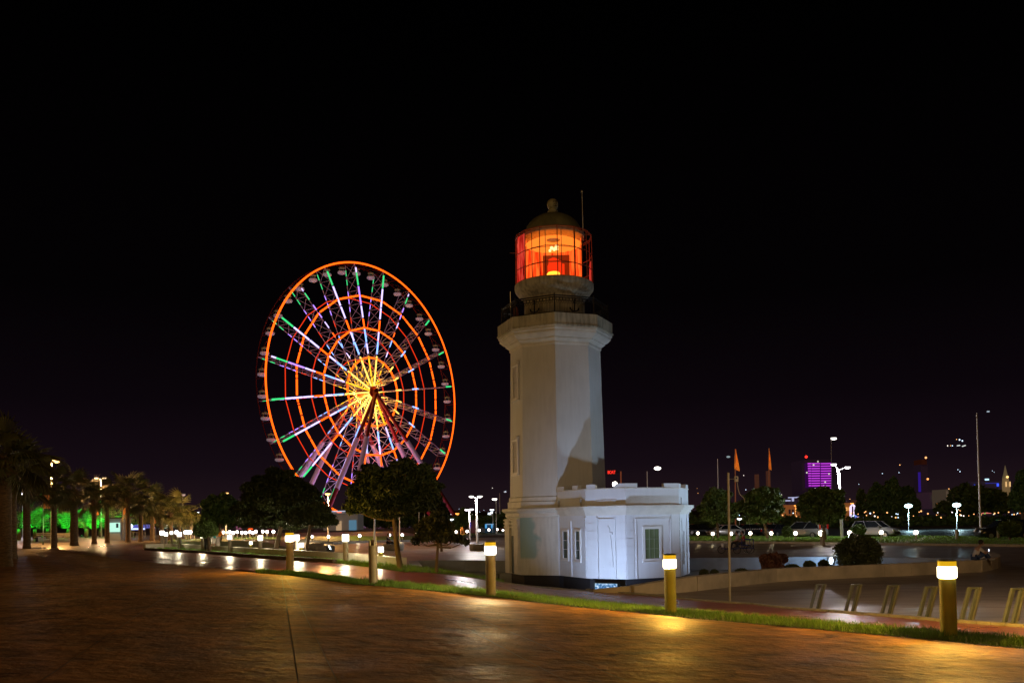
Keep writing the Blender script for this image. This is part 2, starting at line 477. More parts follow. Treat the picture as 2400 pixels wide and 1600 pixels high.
# kerbs of the far lawns
q = MB()
for line in ([(1590, 1270), (1800, 1271.5), (1960, 1274), (2140, 1276), (2420, 1279.5)], [(700, 1267), (780, 1273), (880, 1268.5), (1002, 1265.5), (1104, 1256.5), (1191, 1249.5)]):
    ps = gpts(line)
    for a, b in zip(ps, ps[1:]):
        for k in range(10):
            p = a.lerp(b, k/10); p2 = a.lerp(b, (k+0.97)/10); d = (b-a).normalized(); n_ = Vector((-d.y, d.x, 0))*0.12
            if n_.y < 0: n_ = -n_
            v = [Vector((p.x, p.y, G(p.x, p.y)+0.13)), Vector((p2.x, p2.y, G(p2.x, p2.y)+0.13))]; v += [v[1]+n_, v[0]+n_]
            lo = [c-Vector((0, 0, 0.2)) for c in v]
            q.add(v+lo, [(0, 1, 2, 3), (1, 0, 4, 5), (2, 1, 5, 6), (3, 2, 6, 7), (0, 3, 7, 4)])
o = q.build('kerb', M['pale_concrete']); tag(o, kind='structure')
# footpath crossing the right lawn
o = finish(sheet('footpath', xy(gpts([(2085, 1275), (2125, 1275.3), (2200, 1260), (2175, 1259)])), 0.106, None, step=1), 'footpath', M['pale_concrete']); tag(o, kind='structure')
# car park asphalt behind the right lawn
o = finish(sheet('car_park', xy(gpts([(1300, 1256.5), (1800, 1256), (2140, 1255.5), (2500, 1258.5), (2500, 1235), (1300, 1236)])), 0.012, None, step=3), 'car_park', M['asphalt']); tag(o, kind='structure')

# --- grass blades along the verge: cannot be counted
def blades(name, poly_px_near, poly_px_far, n, h0, h1, w, label, dz=0.0, bias=None):
    a = gpts(poly_px_near); b = gpts(poly_px_far)
    seg = []
    for i in range(len(a)-1): seg.append(((a[i+1]-a[i]).length, i))
    tot = sum(s for s, _ in seg); vs = []; fs = []
    cum = [s/tot for s, _ in seg]
    cc = np.random.choice(len(seg), n, p=cum)
    for i in cc:
        t = random.random(); u = random.random()
        if bias: u = u
        p = a[i].lerp(a[i+1], t); q_ = b[i].lerp(b[i+1], t); c = p.lerp(q_, u)
        clump = 0.55+0.9*abs(math.sin(c.x*7.3+c.y*3.1)*math.sin(c.x*2.9-c.y*5.7))
        h = random.uniform(h0, h1)*clump; ang = random.uniform(0, PI); ww = w*random.uniform(0.6, 1.4)
        dx, dy = math.cos(ang)*ww, math.sin(ang)*ww
        lx, ly = random.gauss(0, 0.4)*h, random.gauss(0, 0.4)*h
        z = G(c.x, c.y)+dz; k = len(vs)
        vs += [(c.x-dx, c.y-dy, z), (c.x+dx, c.y+dy, z), (c.x+dx*0.6+lx*0.4, c.y+dy*0.6+ly*0.4, z+h*0.6), (c.x-dx*0.6+lx*0.4, c.y-dy*0.6+ly*0.4, z+h*0.6), (c.x+lx, c.y+ly, z+h)]
        fs += [(k, k+1, k+2, k+3), (k+3, k+2, k+4)]
    me = bpy.data.meshes.new(name); me.from_pydata(vs, [], fs); me.materials.append(M['blade'])
    o = bpy.data.objects.new(name, me); COL.objects.link(o); tag(o, label, 'grass', kind='stuff'); return o
blades('grass', strip_near, strip_far, 46000, 0.03, 0.095, 0.004, 'narrow strip of short green grass between the brown pavement and red path')
lA = [(345, 1287), (496, 1296), (600, 1305), (689, 1310.5), (779, 1318), (950, 1341), (1139, 1357), (1182, 1365)]
lB = [(400, 1285), (475, 1290), (534, 1294), (607, 1299.5), (689, 1305), (804, 1313), (1000, 1334), (1180, 1359)]
blades('grass', lA, lB, 32000, 0.05, 0.13, 0.006, 'short green grass along the far edge of the red path')
blades('grass', [(1600, 1269), (1800, 1270.5), (1960, 1273), (2140, 1275), (2420, 1278)], [(1600, 1258), (1800, 1257.5), (1960, 1258), (2140, 1257), (2420, 1260)], 26000, 0.05, 0.14, 0.02, 'lit green lawn in front of the parked cars', dz=0.1)
# dry stalks standing in the verge
for lab, px, tips in (('fan of dry pale stalks left of the middle lit bollard', (1040, 1383), [(1024, 1367), (1034, 1366), (1046, 1366), (1055, 1372), (1072, 1375)]),
                 ('dry bent stalks right of the middle lit bollard', (1200, 1402), [(1188, 1385), (1217, 1387), (1228, 1400)]),
                 ('single dry stalk leaning in the grass before the path', (1865, 1457), [(1853, 1443)])):
    b0 = gp(*px); q = MB()
    for tp in tips:
        t = at(tp[0], tp[1], b0.y+random.uniform(-0.1, 0.1)); mid = b0.lerp(t, 0.5)+Vector((0, 0, 0.03))
        q.path([b0+Vector((random.uniform(-.04, .04), 0, 0)), mid, t], 0.005, 4, 0.002)
    tag(q.build('dry_stalks', M['straw']), lab, 'plant')

# ================================================================== BASIN WALLS
def wall_run(q, pts, h0, h1, th, base=None, joints=None):
    """a wall on a polyline; h can vary along it"""
    L = len(pts)-1
    for i in range(L):
        a, b = Vector((*pts[i], 0)), Vector((*pts[i+1], 0)); d = (b-a).normalized(); n_ = Vector((-d.y, d.x, 0))*th/2
        ha = h0+(h1-h0)*i/L; hb = h0+(h1-h0)*(i+1)/L
        za, zb = G(a.x, a.y), G(b.x, b.y); lo = base if base is not None else min(za, zb)-0.3
        vs = [Vector((*(a-n_).xy, lo)), Vector((*(a+n_).xy, lo)), Vector((*(b+n_).xy, lo)), Vector((*(b-n_).xy, lo)),
              Vector((*(a-n_).xy, za+ha)), Vector((*(a+n_).xy, za+ha)), Vector((*(b+n_).xy, zb+hb)), Vector((*(b-n_).xy, zb+hb))]
        q.add(vs, [(3, 2, 1, 0), (4, 5, 6, 7), (0, 1, 5, 4), (1, 2, 6, 5), (2, 3, 7, 6), (3, 0, 4, 7)])
    return q
M['tan_wall'] = mat('tan_render', (0.50, 0.43, 0.32), 0.75, noise=(1.5, 0.22, (1, 1, 1)), bump=(15, 0.15))
def resample(pts, n):
    d = [0]
    for a, b in zip(pts, pts[1:]): d.append(d[-1]+math.hypot(b[0]-a[0], b[1]-a[1]))
    out = []
    for k in range(n+1):
        t = d[-1]*k/n
        for i in range(len(d)-1):
            if t <= d[i+1]+1e-9: break
        u = (t-d[i])/max(1e-9, d[i+1]-d[i]); a, b = pts[i], pts[i+1]
        out.append((a[0]+(b[0]-a[0])*u, a[1]+(b[1]-a[1])*u))
    return out
# near wall, clad in panels (each a part), flush at its left end and 0.45 m tall on the right
bw = thing('basin_wall', 'low curved tan concrete wall round the sunken yard, right of the lighthouse', 'wall', (0, 0, 0))
nw = resample(rim_near[4:]+rim_end+rim_back[:1], 22)
for i in range(22):
    q = MB(); a, b = nw[i], nw[i+1]
    hh = lambda k: 0.46*sst((k+1.2)/4.2)
    g0 = 0.004; u = (a[0]+(b[0]-a[0])*g0, a[1]+(b[1]-a[1])*g0); v = (b[0]-(b[0]-a[0])*g0, b[1]-(b[1]-a[1])*g0)
    wall_run(q, [u, v], hh(i), hh(i+1), 0.40, base=FLOOR-0.2)
    q.build('wall_panel', M['tan_wall'], bw)
# retaining wall of the rest of the rim, just proud of the paving
rw = thing('retaining_wall', 'blue grey retaining wall along the back of the sunken yard', 'wall')
M['slate_wall'] = mat('slate_render', (0.26, 0.28, 0.31), 0.7, noise=(1.2, 0.2))
bk = resample(rim_back+[rim_near[0]], 30)
for i in range(30):
    q = MB(); wall_run(q, [bk[i], bk[i+1]], 0.06, 0.06, 0.40, base=FLOOR-0.2); q.build('wall_panel', M['slate_wall'], rw)
nl = resample(rim_near[:5], 10)
rw2 = tag(wall_run(MB(), nl, 0.02, 0.02, 0.40, base=FLOOR-0.2).build('rim_edge', M['concrete']), 'flush concrete rim between the red path and the sunken yard', 'edging')
# inner step of the back wall
st = [(p[0]*0.955+0.3, p[1]-1.0) for p in bk[2:27]]
q = MB()
for a, b in zip(st, st[1:]):
    q.box(((a[0]+b[0])/2, (a[1]+b[1])/2, FLOOR+0.35), (math.hypot(a[0]-b[0], a[1]-b[1])*1.01, 0.9, 0.7), math.atan2(b[1]-a[1], b[0]-a[0]))
q.build('step', M['slate_wall'], rw)

# white low wall on the left
ww = thing('low_wall', 'long low white wall between the two lawns beside the path', 'wall')
wl = resample(xy(gpts([(338, 1287), (400, 1284.5), (475, 1290), (534, 1294.5), (607, 1300), (689, 1305.5), (804, 1313.5), (865, 1318), (945, 1327)])), 24)
for i in range(24):
    q = MB(); a, b = wl[i], wl[i+1]
    wall_run(q, [(a[0]+(b[0]-a[0])*0.004, a[1]+(b[1]-a[1])*0.004), (b[0]-(b[0]-a[0])*0.004, b[1]-(b[1]-a[1])*0.004)], 0.30, 0.30, 0.32)
    q.build('wall_panel', M['wall_white'], ww)
# ================================================================== LIGHTHOUSE
LX, LY = 2.62, 50.0
LA = math.atan2(-LY, -LX)           # direction from the tower to the viewer
LZ = -2.45
lh = thing('lighthouse', 'tall white octagonal lighthouse with glowing orange lantern and low white annex', 'lighthouse', (LX, LY, LZ))
LINV = Matrix.Translation((-LX, -LY, -LZ))
def own(o, T=None, inv=None):
    o.parent = lh if T is None else T; o.matrix_parent_inverse = LINV if inv is None else inv; return o
def lpart(q, name, m_, parent=None, smooth=False, bevel=0):
    o = q.build(name, m_, None, smooth, bevel)
    if parent is None: return own(o)
    o.parent = parent; return o

# painted render with streaks and a noise-edged teal patch low on the left
def render_white(name, base, streak=0.25, patch=False):
    m = bpy.data.materials.new(name); m.use_nodes = True
    n = m.node_tree; L = n.links; b = n.nodes['Principled BSDF']; b.inputs['Roughness'].default_value = 0.75
    t = n.nodes.new('ShaderNodeTexCoord'); mp = n.nodes.new('ShaderNodeMapping'); mp.inputs['Scale'].default_value = (3, 3, 0.35)
    L.new(t.outputs['Object'], mp.inputs[0])
    a = n.nodes.new('ShaderNodeTexNoise'); a.inputs['Scale'].default_value = 2.2; a.inputs['Detail'].default_value = 6; L.new(mp.outputs[0], a.inputs['Vector'])
    c = n.nodes.new('ShaderNodeTexNoise'); c.inputs['Scale'].default_value = 0.8; c.inputs['Detail'].default_value = 7; L.new(t.outputs['Object'], c.inputs['Vector'])
    ad = n.nodes.new('ShaderNodeMath'); ad.operation = 'ADD'; L.new(a.outputs['Fac'], ad.inputs[0]); L.new(c.outputs['Fac'], ad.inputs[1])
    r_ = n.nodes.new('ShaderNodeValToRGB'); r_.color_ramp.elements[0].position = 0.38; r_.color_ramp.elements[1].position = 0.56
    hf = n.nodes.new('ShaderNodeMath'); hf.operation = 'MULTIPLY'; hf.inputs[1].default_value = 0.5; L.new(ad.outputs[0], hf.inputs[0]); L.new(hf.outputs[0], r_.inputs[0])
    r_.color_ramp.elements[0].color = (*[x*(1-streak) for x in base], 1); r_.color_ramp.elements[1].color = (*base, 1)
    out = r_.outputs[0]
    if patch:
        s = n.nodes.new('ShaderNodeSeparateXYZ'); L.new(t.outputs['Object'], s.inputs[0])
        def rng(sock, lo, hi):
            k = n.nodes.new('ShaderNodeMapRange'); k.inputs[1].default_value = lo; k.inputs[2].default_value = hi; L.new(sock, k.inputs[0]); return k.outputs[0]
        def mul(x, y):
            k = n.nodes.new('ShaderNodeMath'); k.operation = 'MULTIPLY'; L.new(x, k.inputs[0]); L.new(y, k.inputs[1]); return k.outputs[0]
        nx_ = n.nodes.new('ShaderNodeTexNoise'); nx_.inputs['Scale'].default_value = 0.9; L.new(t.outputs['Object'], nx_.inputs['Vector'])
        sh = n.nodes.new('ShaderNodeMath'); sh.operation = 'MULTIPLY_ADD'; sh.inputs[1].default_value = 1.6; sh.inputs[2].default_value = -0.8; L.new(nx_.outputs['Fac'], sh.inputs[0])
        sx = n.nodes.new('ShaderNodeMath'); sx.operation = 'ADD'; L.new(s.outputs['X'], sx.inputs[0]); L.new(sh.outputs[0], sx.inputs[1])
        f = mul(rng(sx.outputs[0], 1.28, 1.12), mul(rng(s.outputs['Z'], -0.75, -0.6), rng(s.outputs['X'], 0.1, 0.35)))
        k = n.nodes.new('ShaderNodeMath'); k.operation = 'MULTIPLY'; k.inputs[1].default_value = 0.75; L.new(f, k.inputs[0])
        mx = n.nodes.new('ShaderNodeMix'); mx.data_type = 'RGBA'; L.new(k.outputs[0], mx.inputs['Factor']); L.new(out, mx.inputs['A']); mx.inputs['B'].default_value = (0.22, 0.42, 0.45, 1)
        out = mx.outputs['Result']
    L.new(out, b.inputs['Base Color'])
    bp = n.nodes.new('ShaderNodeBump'); bp.inputs['Strength'].default_value = 0.25; bp.inputs['Distance'].default_value = 0.02
    L.new(c.outputs['Fac'], bp.inputs['Height']); L.new(bp.outputs[0], b.inputs['Normal'])
    return m
M['tower'] = render_white('tower_render', (0.62, 0.63, 0.63), 0.09)
M['tower_top'] = render_white('weathered_render', (0.50, 0.48, 0.38), 0.55)
M['annex'] = render_white('annex_render', (0.66, 0.68, 0.72), 0.06)
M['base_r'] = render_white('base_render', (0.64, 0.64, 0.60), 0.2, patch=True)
M['cornice'] = mat('cornice_paint', (0.62, 0.61, 0.57), 0.7, noise=(2, 0.12))
M['pit'] = mat('dark_plinth', (0.02, 0.02, 0.025), 0.8)
C8 = dict(n=8, c=(LX, LY, 0), rot=LA)
lpart(MB().lathe([(2.72, LZ+0.01), (2.72, -1.60)], **C8), 'plinth', M['pit'])
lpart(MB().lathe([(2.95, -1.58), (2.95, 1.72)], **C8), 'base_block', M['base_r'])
lpart(MB().lathe([(2.96, 1.55), (3.02, 1.62), (3.02, 1.78), (3.16, 1.90), (3.20, 1.92), (3.20, 2.05), (2.9, 2.08)], **C8), 'base_cornice', M['cornice'])
lpart(MB().lathe([(2.88, 2.06), (2.88, 2.42), (2.80, 2.46), (2.80, 2.66), (2.74, 2.72)], **C8), 'step_course', M['cornice'])
lpart(MB().lathe([(2.735, 2.70), (2.57, 11.02)], **C8), 'shaft', M['tower'])
lpart(MB().lathe([(2.58, 10.98), (2.64, 11.06), (2.64, 11.16), (2.78, 11.26), (2.86, 11.30), (2.86, 11.36), (3.02, 11.44), (3.18, 11.60), (3.20, 11.72), (3.27, 11.76), (3.27, 11.86)], **C8), 'gallery_cornice', M['cornice'])
lpart(MB().lathe([(3.30, 11.862), (3.35, 11.90), (3.35, 11.97), (3.29, 12.0), (3.29, 12.57), (2.0, 12.585)], **C8), 'gallery_parapet', M['tower_top'])
# weathered gallery railing with anchors
M['iron'] = mat('black_iron', (0.012, 0.012, 0.013), 0.5, 0.4)
rail = thing('railing', None, None, (LX, LY, 12.58)); rail.parent = lh; rail.location = (0, 0, 12.58-LZ)
RR = 3.05
vtx = [Vector((RR*math.cos(LA+k*PI/4), RR*math.sin(LA+k*PI/4), 0)) for k in range(8)]
for k in range(8):
    a, b = vtx[k], vtx[(k+1) % 8]
    MB().tube(a, a+Vector((0, 0, 1.08)), 0.035, n=6).build('post', M['iron'], rail)
    q = MB()
    for z, r_ in ((0.06, 0.03), (0.72, 0.018), (0.86, 0.03), (0.97, 0.035)): q.tube(a+Vector((0, 0, z)), b+Vector((0, 0, z)), r_, n=5)
    for i in range(1, 24):
        p = a.lerp(b, i/24); q.tube(p+Vector((0, 0, 0.06)), p+Vector((0, 0, 0.55)), 0.008, n=3)
        p2 = a.lerp(b, (i+0.9)/24) if i < 23 else p
        q.tube(p+Vector((0, 0, 0.55)), p2+Vector((0, 0, 0.72)), 0.010, n=3); q.tube(p2+Vector((0, 0, 0.55)), p+Vector((0, 0, 0.72)), 0.010, n=3)
        if i % 2: q.tube(p+Vector((0, 0, 0.72)), p+Vector((0, 0, 0.86)), 0.03, n=4)
    q.build('rail_panel', M['iron'], rail)
    c = (a+b)/2*1.01; d = (b-a).normalized(); q = MB(); Z = Vector((0, 0, 1))
    q.tube(c+Z*0.16, c+Z*0.74, 0.035, n=5)
    q.tube(c+Z*0.62-d*0.10, c+Z*0.62+d*0.10, 0.022, n=5)
    q.path([c-d*0.27+Z*0.33, c-d*0.24+Z*0.24, c-d*0.12+Z*0.16, c+Z*0.13, c+d*0.12+Z*0.16, c+d*0.24+Z*0.24, c+d*0.27+Z*0.33], 0.035, 5)
    for s_ in (-1, 1): q.tube(c+d*0.27*s_+Z*0.38, c+d*0.22*s_+Z*0.26, 0.005, 0.06, 4)
    q.tube(c+Z*0.72, c+Z*0.80, 0.05, n=6)
    q.build('anchor', M['iron'], rail)
# drum and lantern gallery
CR = dict(n=40, c=(LX, LY, 0))
lpart(MB().lathe([(1.74, 12.58), (1.74, 13.98), (1.80, 14.02), (2.10, 14.30), (2.24, 14.48), (2.27, 14.60), (2.27, 14.82), (2.20, 14.88), (1.66, 14.90)], **CR), 'drum', M['tower_top'], smooth=True)
# lantern: floor, back curtain, lens, glazing, frame, cage
def grad_glow(name, stops, s, axis='X', wave=None):
    m = bpy.data.materials.new(name); m.use_nodes = True; n = m.node_tree; n.nodes.clear(); L = n.links
    o = n.nodes.new('ShaderNodeOutputMaterial'); em = n.nodes.new('ShaderNodeEmission'); em.inputs[1].default_value = s
    t = n.nodes.new('ShaderNodeTexCoord'); mp = n.nodes.new('ShaderNodeMapping'); mp.inputs['Scale'].default_value = wave or (3, 3, 0.3)
    L.new(t.outputs['Object'], mp.inputs[0]); a = n.nodes.new('ShaderNodeTexNoise'); a.inputs['Scale'].default_value = 2.3; a.inputs['Detail'].default_value = 2
    L.new(mp.outputs[0], a.inputs['Vector']); r_ = n.nodes.new('ShaderNodeValToRGB')
    r_.color_ramp.elements[0].position = stops[0][0]; r_.color_ramp.elements[0].color = (*stops[0][1], 1)
    r_.color_ramp.elements[1].position = stops[-1][0]; r_.color_ramp.elements[1].color = (*stops[-1][1], 1)
    for p, c in stops[1:-1]: e_ = r_.color_ramp.elements.new(p); e_.color = (*c, 1)
    L.new(a.outputs['Fac'], r_.inputs[0]); L.new(r_.outputs[0], em.inputs[0]); L.new(em.outputs[0], o.inputs[0]); return m
M['curtain'] = grad_glow('lit_curtain', [(0.34, (0.60, 0.02, 0.004)), (0.44, (1.0, 0.07, 0.01)), (0.58, (1.0, 0.19, 0.035))], 1.4)
M['hot'] = glow('lit_ceiling', (1.0, 0.25, 0.035), 1.7)
M['lens_red'] = glow('lit_red_lens', (1.0, 0.05, 0.01), 1.1)
M['lens_hot'] = glow('lit_lens_core', (1.0, 0.5, 0.05), 3.0)
M['bulb'] = glow('lantern_bulb', (1.0, 0.75, 0.40), 2.6)
M['dark_red'] = mat('dark_machine', (0.12, 0.03, 0.015), 0.6, emit=(0.20, 0.018, 0.004), es=0.6)
M['cage'] = mat('cage_red_oxide', (0.30, 0.09, 0.06), 0.5)
M['pane'] = bpy.data.materials.new('orange_glass'); M['pane'].use_nodes = True
n = M['pane'].node_tree; n.nodes.clear(); o_ = n.nodes.new('ShaderNodeOutputMaterial'); tr = n.nodes.new('ShaderNodeBsdfTransparent'); gl = n.nodes.new('ShaderNodeBsdfGlossy'); mi = n.nodes.new('ShaderNodeMixShader')
tr.inputs[0].default_value = (1.0, 0.74, 0.50, 1); gl.inputs['Roughness'].default_value = 0.1; mi.inputs[0].default_value = 0.06
n.links.new(tr.outputs[0], mi.inputs[1]); n.links.new(gl.outputs[0], mi.inputs[2]); n.links.new(mi.outputs[0], o_.inputs[0])
lan = thing('lantern', None, None); lan.parent = lh; lan.location = (0, 0, 14.9-LZ)
def pol(r_, a, z): return Vector((r_*math.cos(a), r_*math.sin(a), z))
q = MB()
for k in range(26):     # back half curtain
    a0 = LA+PI*0.42+k*(PI*1.16)/26; a1 = LA+PI*0.42+(k+1)*(PI*1.16)/26; w_ = 0.05*(k % 2)
    p0, p1 = pol(1.60-w_, a0, 0.02), pol(1.60-0.05+w_, a1, 0.02)
    q.add([p0, p1, p1+Vector((0, 0, 2.6)), p0+Vector((0, 0, 2.6))], [(0, 1, 2, 3)])
q.build('curtain', M['curtain'], lan)
MB().lathe([(1.62, 2.30), (1.2, 2.50), (0.4, 2.58)], n=24, c=(0, 0, 0), caps=False).build('ceiling', M['hot'], lan)
q = MB(); back = Vector((math.cos(LA), math.sin(LA), 0)); side = Vector((-math.sin(LA), math.cos(LA), 0))
c = -back*0.75+side*0.15; q.box((c.x, c.y, 1.05), (1.55, 0.08, 1.75), LA+PI/2); q.build('equipment_panel', M['dark_red'], lan)
MB().lathe([(0.36, 0.0), (0.42, 0.15), (0.42, 0.30), (0.36, 0.34)], n=20).build('lens_base', M['hot'], lan)
MB().lathe([(0.34, 0.35), (0.40, 0.45), (0.40, 0.62), (0.34, 0.70)], n=20).build('lens_core', M['lens_hot'], lan)
MB().lathe([(0.36, 0.72), (0.36, 1.10), (0.30, 1.2), (0.3, 1.45), (0.1, 1.55)], n=20).build('lens', M['lens_red'], lan)
for k, (dx, dz, ss) in enumerate([(0.35, 0.95, 0.1), (0.50, 0.75, 0.12)]):
    c = back*0.1+side*dx; MB().tube((c.x, c.y, 0.05), (c.x, c.y, dz+0.4), ss, n=8).build('lamp_tube', M['lens_red'], lan)
for dx, dz, ss in ((-0.10, 2.20, 0.10), (0.05, 2.12, 0.10), (-0.20, 2.05, 0.08), (0.18, 2.28, 0.11), (0.22, 2.12, 0.07)):
    c = -back*0.2+side*dx; MB().sphere((c.x, c.y, dz), ss).build('bulb', M['bulb'], lan)
NP = 12
for k in range(NP):
    a0 = LA+PI/NP+2*PI*k/NP; a1 = a0+2*PI/NP; p0 = pol(1.70, a0+0.02, 0.03); p1 = pol(1.70, a1-0.02, 0.03); Z = Vector((0, 0, 1))
    MB().add([p0, p1, p1+Z*2.66, p0+Z*2.66], [(0, 1, 2, 3)]).build('pane', M['pane'], lan)
    MB().tube(pol(1.71, a0, 0), pol(1.71, a0, 2.7), 0.022, n=5).build('mullion', M['iron'], lan)
q = MB()
for z in (0.9, 1.8):
    for k in range(NP):
        a0 = LA+PI/NP+2*PI*k/NP; q.tube(pol(1.72, a0, z), pol(1.72, a0+2*PI/NP, z), 0.016, n=4)
q.build('glazing_bars', M['iron'], lan)
MB().lathe([(1.76, 2.66), (1.80, 2.72), (1.80, 2.84), (1.70, 2.90)], n=36).build('lantern_ring', M['tower_top'], lan, smooth=True)
NC = 14
q = MB(); q2 = MB()
for k in range(NC):
    a0 = LA+0.10+2*PI*k/NC; a1 = a0+2*PI/NC
    q.tube(pol(2.23, a0, -0.05), pol(2.20, a0, 2.72), 0.026, n=5)
    q.tube(pol(2.20, a0, 2.70), pol(1.75, a0, 2.80), 0.018, n=4)
q.build('cage_bars', M['cage'], lan)
M['sector'] = grad_glow('lit_red_sector_glass', [(0.35, (0.10, 0.004, 0.002)), (0.5, (0.75, 0.02, 0.012)), (0.62, (1.0, 0.10, 0.06))], 0.75, wave=(6, 6, 0.5))
for k in (-4, -3, -5, 3, 4):
    a0 = LA+0.10+2*PI*k/NC+0.02; a1 = LA+0.10+2*PI*(k+1)/NC-0.02; zt = 2.6 if k < 0 else 1.3
    p0, p1 = pol(2.15, a0, -0.02), pol(2.15, a1, -0.02); Z = Vector((0, 0, 1))
    if k < 0 or k == 3: MB().add([p0, p1, p1+Z*zt, p0+Z*zt], [(0, 1, 2, 3)]).build('sector_glass', M['sector'], lan)
for z, r_ in ((0.70, 0.02), (1.58, 0.02), (2.72, 0.03), (2.62, 0.02)):
    q = MB()
    for k in range(NC):
        a0 = LA+0.10+2*PI*k/NC; q.tube(pol(2.21, a0, z), pol(2.21, a0+2*PI/NC, z), r_, n=4)
    q.build('cage_ring', M['cage'], lan)
M['dome'] = mat('dome_paint', (0.19, 0.20, 0.11), 0.55, noise=(2, 0.3, (1, 1, 0.4)))
prof = [(1.72, 17.78)]+[(1.62*math.cos(t), 17.82+1.18*math.sin(t)) for t in [i*PI/2*0.86/8 for i in range(9)]]
lpart(MB().lathe(prof, n=36, c=(LX, LY, 0)), 'dome', M['dome'], smooth=True)
q = MB(); q.lathe([(0.34, 18.90), (0.30, 19.02), (0.26, 19.04), (0.30, 19.10), (0.30, 19.16), (0.22, 19.20), (0.22, 19.28), (0.28, 19.32)], n=20, c=(LX, LY, 0))
fin = lpart(q, 'finial', mat('finial_paint', (0.42, 0.42, 0.26), 0.5), smooth=True)
q = MB(); q.sphere((LX, LY, 19.55), 0.335, 20, 12); b_ = q.build('finial_ball', mat('ball_paint', (0.45, 0.44, 0.28), 0.5), None, True); own(b_)
q = MB()
for i in range(-2, 3):
    for j in range(4):
        a = LA+0.45+i*0.16+(j % 2)*0.08; z = 19.40+j*0.09; r_ = math.sqrt(max(0.01, 0.338**2-(z-19.55)**2)); c = Vector((LX+r_*math.cos(a), LY+r_*math.sin(a), z))
        q.sphere(c, 0.025, 6, 4)
lpart(q, 'vent_holes', M['iron'])
a0 = at(1366.5, 532, 50.9); a1 = at(1364, 452, 50.9)
lpart(MB().tube(a0-Vector((0, 0, 0.8)), a1, 0.03, 0.018, 6).sphere(a1+Vector((0, 0, 0.08)), 0.06), 'antenna', M['white_metal'])
for (px, py, pz) in ((1196, 593, 655), (1208, 690, 720), (1196, 683, 712)):
    a1 = at(px, py, 49.5); q = MB()
    if px == 1196 and py == 593: q.tube(at(1195, 593, 49.8), at(1212, 593, 49.8), 0.025, n=5)
    elif px == 1208: q.lathe([(0.05, 0), (0.16, 0.1), (0.13, 0.5), (0.02, 0.62)], 10, (a1.x, a1.y, 12.95)); q.tube((a1.x, a1.y, 12.6), (a1.x, a1.y, 12.95), 0.04)
    else: q.tube(a1, (a1.x, a1.y, 12.6), 0.02, n=5)
    lpart(q, 'marker_lamp' if px == 1208 else 'aerial', M['cage'] if px == 1208 else M['metal'])

# facet helpers
def on(A, B, s, z, o):
    A = Vector(A); B = Vector(B); d = (B-A).normalized(); n_ = Vector((d.y, -d.x))
    p = A+d*s+n_*o; return Vector((p.x, p.y, z))
def fbox(q, A, B, s0, s1, z0, z1, o0, o1):
    vs = [on(A, B, s0, z0, o0), on(A, B, s1, z0, o0), on(A, B, s1, z0, o1), on(A, B, s0, z0, o1),
          on(A, B, s0, z1, o0), on(A, B, s1, z1, o0), on(A, B, s1, z1, o1), on(A, B, s0, z1, o1)]
    return q.add(vs, [(0, 1, 2, 3), (7, 6, 5, 4), (4, 5, 1, 0), (5, 6, 2, 1), (6, 7, 3, 2), (7, 4, 0, 3)])
M['glass_dark'] = mat('window_glass', (0.05, 0.07, 0.06), 0.12, spec=0.8)
M['curt'] = mat('green_curtain', (0.12, 0.16, 0.07), 0.8, noise=(2, 0.35, (6, 6, 0.2)))
M['bar_green'] = mat('greenish_bar', (0.25, 0.28, 0.2), 0.5)
M['frame'] = mat('window_frame', (0.7, 0.7, 0.7), 0.5)
def window(A, B, s0, s1, z0, z1, fr=0.09, mull=(1, 2), glass=None, out=0.0, sill=True, T=None):
    w = MB(); fbox(w, A, B, s0-fr, s0, z0-fr, z1+fr, out, out+0.07); fbox(w, A, B, s1, s1+fr, z0-fr, z1+fr, out, out+0.07)
    fbox(w, A, B, s0, s1, z1, z1+fr, out, out+0.068); fbox(w, A, B, s0, s1, z0-fr, z0, out, out+0.068)
    if sill: fbox(w, A, B, s0-fr-0.04, s1+fr+0.04, z0-fr-0.05, z0-fr, out, out+0.13)
    W_ = own(w.build('window', M['frame']))
    p = MB(); fbox(p, A, B, s0, s1, z0, z1, out+0.004, out+0.014); p.build('pane', glass or M['glass_dark'], W_)
    g = MB()
    for i in range(1, mull[0]+1):
        c = s0+(s1-s0)*i/(mull[0]+1); fbox(g, A, B, c-0.010, c+0.010, z0, z1, out+0.018, out+0.035)
    for i in range(1, mull[1]+1):
        c = z0+(z1-z0)*i/(mull[1]+1); fbox(g, A, B, s0, s1, c-0.009, c+0.009, out+0.020, out+0.038)
    if mull != (0, 0): g.build('glazing_bars', M['frame'] if glass is None else M['bar_green'], W_)
    return W_
def vert(R_, k): a = LA+k*PI/4; return (LX+R_*math.cos(a), LY+R_*math.sin(a))
# vertices: k=0 faces the viewer, k=-1 to the viewer's left (clockwise from above => decreasing angle)
A, B = vert(2.62, -2), vert(2.62, -1)
for zc in (9.15, 4.95):
    Rz = 2.735-(zc-2.7)/8.3*0.165; A, B = vert(Rz+0.01, -2), vert(Rz+0.01, -1); Wd = math.hypot(A[0]-B[0], A[1]-B[1])
    q = MB(); fbox(q, A, B, Wd/2-0.52, Wd/2+0.52, zc+1.0, zc+1.14, 0.0, 0.14); own(q.build('lintel', M['cornice']))
    window(A, B, Wd/2-0.36, Wd/2+0.36, zc-0.85, zc+0.88, 0.12, (0, 1), mat('grey_blind', (0.45, 0.44, 0.46), 0.7), 0.02)
